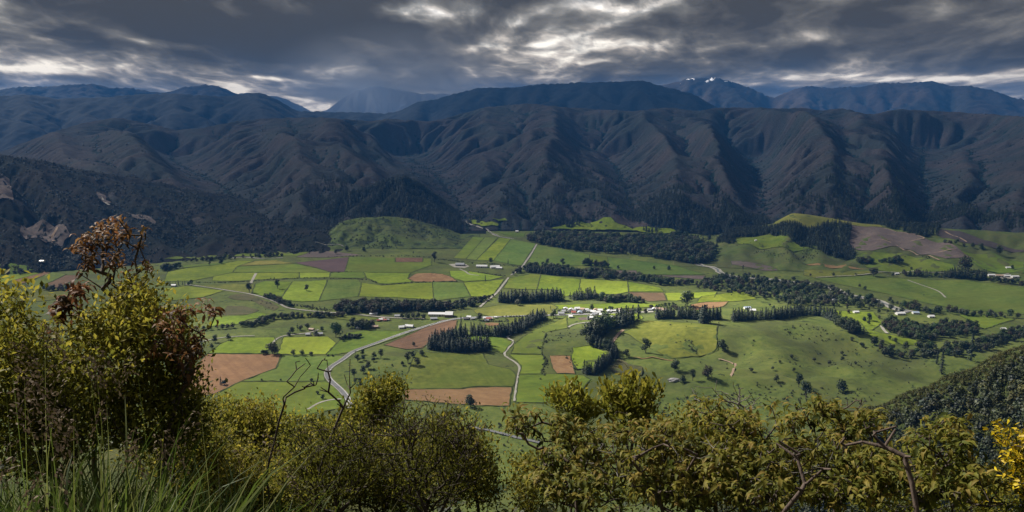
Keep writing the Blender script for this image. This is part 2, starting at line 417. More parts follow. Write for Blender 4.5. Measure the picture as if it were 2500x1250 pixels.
PINE, pine_g = land_range(C_PINE, 2500, 3300, 150, 120, 70, 50, 0.22, 8, 24, fine=2, peak=0.5, fade=0.05)
GREEN, green_g = land_range(C_GREEN, 2200, 2750, 150, 110, 70, 40, 0.22, 9, 20, fine=2.0, peak=0.55, fade=0.04)
RIGHT, right_g = land_range(C_RIGHT, 1960, 3000, 260, 130, 110, 50, 0.2, 4, 24, fine=1.2, peak=0.5, fade=0.06)
FARA, fara_g = land_range(C_FARA, 7200, 11500, 520, 170, 260, 90, 0.14, 21, 34, fine=12, peak=0.6, fade=0.0)
FARB, farb_g = land_range(C_FARB, 11600, 15500, 520, 150, 260, 80, 0.14, 33, 34, fine=22, peak=0.6, fade=0.0)
FARC, farc_g = land_range(C_FARC, 15600, 18300, 260, 60, 130, 40, 0.2, 45, 24, fine=8, peak=0.6, fade=0.04)
LANDS = [HILL, LEFT, PINE, GREEN, RIGHT, MID]
def land_z(x, y):
    x = np.asarray(x, float); y = np.asarray(y, float)
    z = ground_z(x, y)
    for L in LANDS: z = np.maximum(z, L(x, y))
    return z
_ha = np.linspace(-0.82, 0.82, 1500); _hd = np.concatenate([np.arange(60, 700, 5.0), np.geomspace(700, 8000, 900)])
_HX, _HY = _hd[:, None] * np.sin(_ha), _hd[:, None] * np.cos(_ha)
_HE = ((land_z(_HX, _HY) - ZC) / _hd[:, None]).T                    # elevation tangent of the land along each azimuth
def hit(px, py):
    """where the sight line through a pixel of the photograph meets the land"""
    px = np.atleast_1d(np.asarray(px, float)); py = np.atleast_1d(np.asarray(py, float))
    az = paz(px, py); t = ptan(px, py)
    u = np.interp(az, _ha, np.arange(len(_ha))); i = np.clip(u.astype(int), 0, len(_ha) - 2); f = (u - i)[:, None]
    E = _HE[i] * (1 - f) + _HE[i + 1] * f - t[:, None]
    k = np.maximum(np.argmax(E > 0, axis=1), 1); r = np.arange(len(px))
    e0, e1 = E[r, k - 1], E[r, k]
    d = _hd[k - 1] + (_hd[k] - _hd[k - 1]) * np.clip(-e0 / np.where(e1 - e0 == 0, 1, e1 - e0), 0, 1)
    x, y = d * np.sin(az), d * np.cos(az)
    return np.stack([x, y, land_z(x, y)], -1)

# ---------------------------------------------------------------- land materials
def ground_mat(name, stops, scale=0.012, fscale=0.25, rough=0.95, bump=0.25, bscale=0.6, stretch=(1, 1, 1), fmix=0.45, dots=None, rows=0.0, blotch=0.0):
    m, t = new_mat(name); b = t.n['Principled BSDF']
    geo = t.new('ShaderNodeNewGeometry'); p = t.vmath('MULTIPLY', geo.outputs['Position'], stretch).outputs[0]
    n1 = t.noise(p, scale, 6, 0.6, 0.6); n2 = t.noise(p, fscale, 4, 0.6)
    f = t.math('ADD', t.math('MULTIPLY', n1, 1 - fmix), t.math('MULTIPLY', n2, fmix))
    c = t.ramp(f, [(0.38, stops[0]), (0.5, stops[1]), (0.62, stops[2])])
    if blotch:
        bl = t.smooth(t.noise(geo.outputs['Position'], 0.0065, 4, 0.6, 1.2), 0.38, 0.66); c = t.mix(t.math('MULTIPLY', bl, blotch), c, stops[3])
    if rows:
        # drill rows and mowing passes, a direction of its own for every paddock
        oi = t.new('ShaderNodeObjectInfo'); vr = t.new('ShaderNodeVectorRotate', rotation_type='Z_AXIS')
        t.put(vr.inputs['Vector'], geo.outputs['Position']); t.put(vr.inputs['Angle'], t.math('MULTIPLY', oi.outputs['Random'], 3.1))
        st = t.noise(t.vmath('MULTIPLY', vr.outputs[0], (0.11, 0.006, 0)).outputs[0], 1.0, 3, 0.6)
        c = t.mix(t.math('MULTIPLY', t.smooth(st, 0.40, 0.60), rows), c, tuple(q * 0.55 for q in stops[0]))
        hv = t.new('ShaderNodeHueSaturation'); t.put(hv.inputs['Color'], c)
        t.put(hv.inputs['Value'], t.math('MULTIPLY_ADD', t.math('FRACT', t.math('MULTIPLY', oi.outputs['Random'], 91.7)), 0.30, 0.85))
        t.put(hv.inputs['Hue'], t.math('MULTIPLY_ADD', t.math('FRACT', t.math('MULTIPLY', oi.outputs['Random'], 17.3)), 0.024, 0.488)); c = hv.outputs[0]
    if dots:
        dn = t.smooth(t.noise(p, dots[0], 3, 0.6), dots[1], dots[1] + 0.05); c = t.mix(dn, c, dots[2])
    t.put(b.inputs['Base Color'], c); b.inputs['Roughness'].default_value = rough; b.inputs['Specular IOR Level'].default_value = 0.1
    bp = t.new('ShaderNodeBump'); bp.inputs['Strength'].default_value = bump; bp.inputs['Distance'].default_value = 0.5
    t.put(bp.inputs['Height'], t.noise(p, bscale, 4, 0.65)); t.l.new(bp.outputs[0], b.inputs['Normal'])
    return m
def hill_mat(name, open_, scrub, bush, snow=None, nscale=0.0035):
    m, t = new_mat(name); b = t.n['Principled BSDF']
    geo = t.new('ShaderNodeNewGeometry'); p = geo.outputs['Position']
    at = t.new('ShaderNodeAttribute', attribute_name='gully')
    n1 = t.noise(p, nscale, 5, 0.6, 0.5); n2 = t.noise(p, nscale * 9, 4, 0.65); n3 = t.noise(p, nscale * 40, 3, 0.6)
    base = t.mix(t.smooth(n1, 0.36, 0.62), open_, scrub)
    base = t.mix(t.smooth(n3, 0.3, 0.75), base, t.mix(0.5, base, (0, 0, 0)))
    g = t.math('ADD', at.outputs['Fac'], t.math('ADD', t.math('MULTIPLY', t.math('SUBTRACT', n2, 0.5), 1.5), t.math('MULTIPLY', t.math('SUBTRACT', n1, 0.5), 1.0)))
    c = t.mix(t.smooth(g, 0.30, 0.44), base, bush)
    if snow:
        z = t.new('ShaderNodeSeparateXYZ'); t.l.new(p, z.inputs[0])
        s = t.math('ADD', t.math('DIVIDE', t.math('SUBTRACT', z.outputs['Z'], snow), 160.0), t.math('MULTIPLY', t.math('SUBTRACT', t.noise(p, 0.006, 5, 0.7), 0.56), 7.0))
        c = t.mix(t.smooth(s, 0.45, 0.8), c, (0.75, 0.77, 0.8))
    t.put(b.inputs['Base Color'], c); b.inputs['Roughness'].default_value = 0.95; b.inputs['Specular IOR Level'].default_value = 0.05
    bp = t.new('ShaderNodeBump'); bp.inputs['Strength'].default_value = 0.9; bp.inputs['Distance'].default_value = 5.0
    t.put(bp.inputs['Height'], t.noise(p, nscale * 16, 5, 0.7)); t.l.new(bp.outputs[0], b.inputs['Normal'])
    return m
M = {}
M['rough'] = ground_mat('rough_pasture', [(0.050, 0.070, 0.016), (0.085, 0.110, 0.024), (0.120, 0.135, 0.032), (0.055, 0.062, 0.022)], 0.014, 0.12, bump=0.7, bscale=0.35, blotch=0.75, dots=(0.045, 0.63, (0.030, 0.042, 0.014)))
M['slope'] = ground_mat('hillside_scrub', [(0.026, 0.036, 0.010), (0.042, 0.055, 0.016), (0.070, 0.070, 0.024)], 0.05, 1.2, bump=0.6, bscale=3)
M['mid'] = hill_mat('tussock_and_gully_bush', (0.046, 0.041, 0.042), (0.028, 0.034, 0.035), (0.0040, 0.0125, 0.0115))
M['left'] = hill_mat('scrubby_hill', (0.020, 0.018, 0.016), (0.012, 0.015, 0.011), (0.005, 0.010, 0.007), nscale=0.006)
M['pinefloor'] = hill_mat('plantation_floor', (0.007, 0.011, 0.007), (0.006, 0.009, 0.006), (0.005, 0.008, 0.005))
M['green'] = ground_mat('hill_pasture', [(0.036, 0.058, 0.014), (0.062, 0.088, 0.020), (0.088, 0.110, 0.028), (0.05, 0.055, 0.022)], 0.02, 0.12, bump=0.8, blotch=0.7, dots=(0.035, 0.54, (0.024, 0.036, 0.013)))
M['right'] = ground_mat('foothill_pasture', [(0.045, 0.066, 0.016), (0.068, 0.092, 0.022), (0.098, 0.104, 0.032), (0.06, 0.058, 0.026)], 0.012, 0.1, blotch=0.6)
M['fara'] = hill_mat('far_hills', (0.013, 0.016, 0.020), (0.010, 0.013, 0.016), (0.006, 0.009, 0.011), nscale=0.0012)
M['farb'] = hill_mat('high_tops', (0.036, 0.028, 0.024), (0.022, 0.022, 0.022), (0.012, 0.014, 0.015), snow=1000.0, nscale=0.001)
M['farc'] = hill_mat('remote_peak', (0.05, 0.05, 0.05), (0.04, 0.042, 0.042), (0.03, 0.03, 0.03), nscale=0.001)

valley = mesh_obj('valley_floor', gv, gf, M['rough'], smooth=True)
tag(valley, 'flat green valley floor divided into paddocks', kind='structure')
tag(HILL.obj('hillside', M['slope']), 'steep scrubby hillside below the look-out with a bush-clad spur', kind='structure')
tag(MID.obj('hills', M['mid'], {'gully': mid_g}), 'long brown range with bush-filled gullies behind the valley', kind='structure')
tag(LEFT.obj('hill_scrubby', M['left'], {'gully': left_g}), 'dark scrub-covered hill on the far left of the valley', kind='structure')
tag(PINE.obj('hill_plantation', M['pinefloor'], {'gully': pine_g}), 'pointed hill under dark pine plantation in the middle', kind='structure')
tag(GREEN.obj('hill_pasture', M['green'], {'gully': green_g}), 'low rounded green hill in front of the pine plantation', kind='structure')
tag(RIGHT.obj('hill_terrace', M['right'], {'gully': right_g}), 'low grassy foothill beyond the river on the right', kind='structure')
tag(FARA.obj('mountains_near', M['fara'], {'gully': fara_g}), 'dark blue forested mountains behind the brown range', kind='structure')
tag(FARB.obj('mountains_high', M['farb'], {'gully': farb_g}), 'high far tops with traces of snow under the cloud', kind='structure')
tag(FARC.obj('mountains_remote', M['farc'], {'gully': farc_g}), 'faint remote peak in the rain between the mountains', kind='structure')

# ---------------------------------------------------------------- haze
def build_haze():
    zt = 350 + max(100.0, float(max(FARA.Z.max(), FARB.Z.max(), FARC.Z.max())) - 350 + 60)
    x0, x1, y0, y1, z0, z1 = -16500, 16500, -300, 18900, -120, zt
    v = [(x0, y0, z0), (x1, y0, z0), (x1, y1, z0), (x0, y1, z0), (x0, y0, z1), (x1, y0, z1), (x1, y1, z1), (x0, y1, z1)]
    f = [(0, 3, 2, 1), (4, 5, 6, 7), (0, 1, 5, 4), (1, 2, 6, 5), (2, 3, 7, 6), (3, 0, 4, 7)]
    m, t = new_mat('haze_air'); t.n.remove(t.n['Principled BSDF'])
    out = [nd for nd in t.n if nd.type == 'OUTPUT_MATERIAL'][0]
    pv = t.new('ShaderNodeVolumePrincipled'); pv.inputs['Color'].default_value = HAZE_COL; pv.inputs['Density'].default_value = HAZE_DENS
    pv.inputs['Anisotropy'].default_value = 0.0
    t.l.new(pv.outputs[0], out.inputs['Volume'])
    o = mesh_obj('haze', v, f, m)
    tag(o, 'thin blue air haze over the valley and mountains', kind='stuff')
    return zt
HAZE_COL, HAZE_DENS = (0.09, 0.36, 0.95, 1), 2.8e-5
HAZE_TOP = build_haze()

# ---------------------------------------------------------------- paddocks, roads and river
ZOOMS = {'A': (400, 480, 3.5714), 'B': (1050, 480, 3.5714), 'C': (1700, 480, 3.125), 'D': (450, 720, 3.5714), 'E': (1050, 720, 3.5714),
         'F': (1300, 700, 5.0), 'G': (850, 720, 5.0), 'H': (0, 480, 3.125), 'I': (1800, 750, 2.5), 'J': (0, 250, 2.7778), 'P': (0, 0, 1.0)}
def zp(z, pts):
    ox, oy, s = ZOOMS[z]; a = np.asarray(pts, float).reshape(-1, 2)
    return ox + a[:, 0] / s, oy + a[:, 1] / s
def world(z, pts): return hit(*zp(z, pts))

M['yel'] = ground_mat('pasture_yellow', [(0.093, 0.124, 0.0100), (0.143, 0.184, 0.0149), (0.194, 0.232, 0.0215), (0.086, 0.134, 0.0109)], 0.010, 0.09, stretch=(1, 0.6, 1), bump=0.15, rows=0.16, blotch=0.6)
M['lime'] = ground_mat('pasture_fresh', [(0.103, 0.146, 0.0111), (0.157, 0.211, 0.0175), (0.207, 0.263, 0.0262), (0.136, 0.164, 0.0182)], 0.010, 0.09, bump=0.15, rows=0.14, blotch=0.6)
M['grn'] = ground_mat('pasture_green', [(0.057, 0.094, 0.0101), (0.090, 0.138, 0.0158), (0.129, 0.176, 0.0221), (0.110, 0.123, 0.0174)], 0.011, 0.10, stretch=(0.7, 1, 1), bump=0.15, rows=0.16, blotch=0.55)
M['deep'] = ground_mat('pasture_deep', [(0.057, 0.095, 0.0155), (0.088, 0.136, 0.0235), (0.126, 0.174, 0.0325), (0.112, 0.133, 0.0256)], 0.010, 0.10, bump=0.15, rows=0.16, blotch=0.5)
M['olv'] = ground_mat('pasture_olive', [(0.071, 0.082, 0.0123), (0.111, 0.121, 0.0195), (0.155, 0.158, 0.0308), (0.069, 0.093, 0.0135)], 0.014, 0.10, bump=0.3, rows=0.14, blotch=0.7)
M['dry'] = ground_mat('pasture_dry', [(0.103, 0.106, 0.0199), (0.157, 0.149, 0.0311), (0.204, 0.188, 0.0446), (0.113, 0.125, 0.0207)], 0.012, 0.10, bump=0.15, rows=0.14, blotch=0.6)
M['bank'] = ground_mat('rough_bank', [(0.050, 0.055, 0.020), (0.075, 0.070, 0.030), (0.105, 0.090, 0.044), (0.04, 0.05, 0.02)], 0.03, 0.2, bump=0.6, blotch=0.6)
M['head'] = ground_mat('headland', [(0.026, 0.038, 0.011), (0.044, 0.058, 0.016), (0.070, 0.076, 0.024)], 0.05, 0.3, bump=0.5)
M['brown'] = ground_mat('ploughed_brown', [(0.100, 0.060, 0.0330), (0.130, 0.078, 0.0435), (0.155, 0.096, 0.0540), (0.105, 0.070, 0.0413)], 0.02, 0.3, stretch=(2.5, 0.5, 1), bump=0.4, rows=0.35, blotch=0.5)
M['plum'] = ground_mat('ploughed_plum', [(0.072, 0.046, 0.046), (0.088, 0.058, 0.056), (0.106, 0.070, 0.066), (0.08, 0.058, 0.05)], 0.02, 0.3, bump=0.4, rows=0.3, blotch=0.5)
M['pink'] = ground_mat('dry_soil', [(0.163, 0.095, 0.0432), (0.200, 0.118, 0.0549), (0.235, 0.143, 0.0686), (0.144, 0.091, 0.0458)], 0.025, 0.14, bump=0.4, rows=0.22, blotch=0.6, dots=(0.02, 0.64, (0.114, 0.073, 0.0407)))
M['soil'] = ground_mat('turned_soil', [(0.144, 0.077, 0.0356), (0.197, 0.112, 0.0534), (0.272, 0.175, 0.0864), (0.227, 0.140, 0.0712)], 0.05, 0.3, bump=0.6, blotch=0.6)
M['cut'] = ground_mat('felled_slope', [(0.075, 0.056, 0.052), (0.105, 0.080, 0.072), (0.15, 0.112, 0.095), (0.085, 0.07, 0.06)], 0.02, 0.15, bump=0.8, blotch=0.6)
M['scar'] = ground_mat('bare_scar', [(0.05, 0.042, 0.038), (0.085, 0.068, 0.062), (0.13, 0.10, 0.09)], 0.03, 0.15, bump=0.6)
M['cutdark'] = ground_mat('felled_dark', [(0.040, 0.034, 0.032), (0.052, 0.042, 0.040), (0.065, 0.052, 0.048)], 0.02, 0.15, bump=0.6)
M['gravel'] = ground_mat('gravel', [(0.20, 0.185, 0.155), (0.26, 0.245, 0.21), (0.33, 0.315, 0.28)], 0.06, 0.5, bump=0.3)
M['dirt'] = ground_mat('dirt_track', [(0.22, 0.15, 0.10), (0.28, 0.20, 0.14), (0.33, 0.25, 0.18)], 0.1, 1.0, bump=0.2)
M['asphalt'] = ground_mat('asphalt', [(0.115, 0.115, 0.118), (0.14, 0.14, 0.143), (0.165, 0.165, 0.168)], 0.08, 1.0, bump=0.05)
M['paint'] = ground_mat('road_paint', [(0.6, 0.6, 0.58), (0.7, 0.7, 0.68), (0.75, 0.75, 0.73)], 0.3, 1.5, bump=0.0)
m_, t_ = new_mat('river_water'); b_ = t_.n['Principled BSDF']; b_.inputs['Base Color'].default_value = (0.17, 0.18, 0.175, 1)
b_.inputs['Roughness'].default_value = 0.18
bp_ = t_.new('ShaderNodeBump'); bp_.inputs['Strength'].default_value = 0.25; g_ = t_.new('ShaderNodeNewGeometry')
t_.put(bp_.inputs['Height'], t_.noise(g_.outputs['Position'], 0.4, 4)); t_.l.new(bp_.outputs[0], b_.inputs['Normal']); M['water'] = m_

land_obj = {k: bpy.data.objects[k] for k in ('valley_floor', 'hills', 'hill_scrubby', 'hill_terrace', 'hill_pasture', 'hillside')}
def spline(p, step):
    p = np.asarray(p, float)
    q = np.vstack([2 * p[0] - p[1], p, 2 * p[-1] - p[-2]]); out = []
    for i in range(1, len(q) - 2):
        L = np.linalg.norm(q[i + 1] - q[i]); n = max(2, int(L / step))
        for k in range(n):
            t = k / n; a, b, c, d = q[i - 1], q[i], q[i + 1], q[i + 2]
            out.append(0.5 * (2 * b + (c - a) * t + (2 * a - 5 * b + 4 * c - d) * t * t + (3 * (b - c) + d - a) * t ** 3))
    out.append(p[-1]); return np.array(out)
def ribbon(name, c, w, mat, lift, parent=None, off=0.0, dash=None):
    T = np.gradient(c, axis=0); T /= np.linalg.norm(T, axis=1)[:, None] + 1e-9; N = np.stack([-T[:, 1], T[:, 0]], -1)
    l = c + N * (off + w / 2); r = c + N * (off - w / 2)
    zz = np.max([land_z(*q.T) for q in (c, l, r)], 0) + lift
    n = len(c); v = np.vstack([np.c_[l, zz], np.c_[r, zz]])
    f = [(i, i + n, i + n + 1, i + 1) for i in range(n - 1) if dash is None or (i // dash) % 2 == 0]
    return mesh_obj(name, v, f, M[mat], parent, True)
_lift = [0]
def drape(name, z, pts, mat, parent='valley_floor', cell=22.0, lift=0.35, label=None):
    w3 = world(z, pts)
    bm = bmesh.new()
    bm.faces.new([bm.verts.new((p[0], p[1], 0)) for p in w3])
    for ax in (0, 1):
        lo, hi = w3[:, ax].min(), w3[:, ax].max()
        for k in np.arange(math.floor(lo / cell) + 1, math.ceil(hi / cell)):
            no = [0, 0, 0]; no[ax] = 1; co = [0, 0, 0]; co[ax] = k * cell
            bmesh.ops.bisect_plane(bm, geom=bm.verts[:] + bm.edges[:] + bm.faces[:], plane_co=co, plane_no=no, dist=1e-4)
    bmesh.ops.triangulate(bm, faces=bm.faces[:])
    bm.verts.ensure_lookup_table()
    xy = np.array([v.co[:2] for v in bm.verts]); zz = land_z(xy[:, 0], xy[:, 1])
    _lift[0] += 1
    rr = random.Random(_lift[0])
    for v, q in zip(bm.verts, zz):
        v.co.z = q + lift + (_lift[0] % 40) * 0.006
        if v.is_boundary: v.co.x += rr.gauss(0, 0.9); v.co.y += rr.gauss(0, 1.6)
    bmesh.ops.recalc_face_normals(bm, faces=bm.faces[:])
    for f in bm.faces:
        if f.normal.z < 0: f.normal_flip()
        f.smooth = True
    me = bpy.data.meshes.new(name); bm.to_mesh(me); bm.free(); me.materials.append(M[mat])
    o = bpy.data.objects.new(name, me); COL.objects.link(o); o.parent = land_obj[parent]
    if label: o['label'] = label
    if name in ('pasture', 'ploughed_field', 'bare_field', 'turned_soil'):
        # rank grass and fence line round the edge
        ring = np.vstack([w3[:, :2], w3[:1, :2]]); c = np.vstack([a + (b - a) * np.linspace(0, 1, max(2, int(np.linalg.norm(b - a) / 9)))[:-1, None] for a, b in zip(ring[:-1], ring[1:])] + [ring[-1:]])
        ribbon('headland', c + np.array([[rr.gauss(0, .5), rr.gauss(0, .9)] for _ in c]), 1.5, 'head', lift + 0.27 + (_lift[0] % 40) * 0.006, o)
    return o

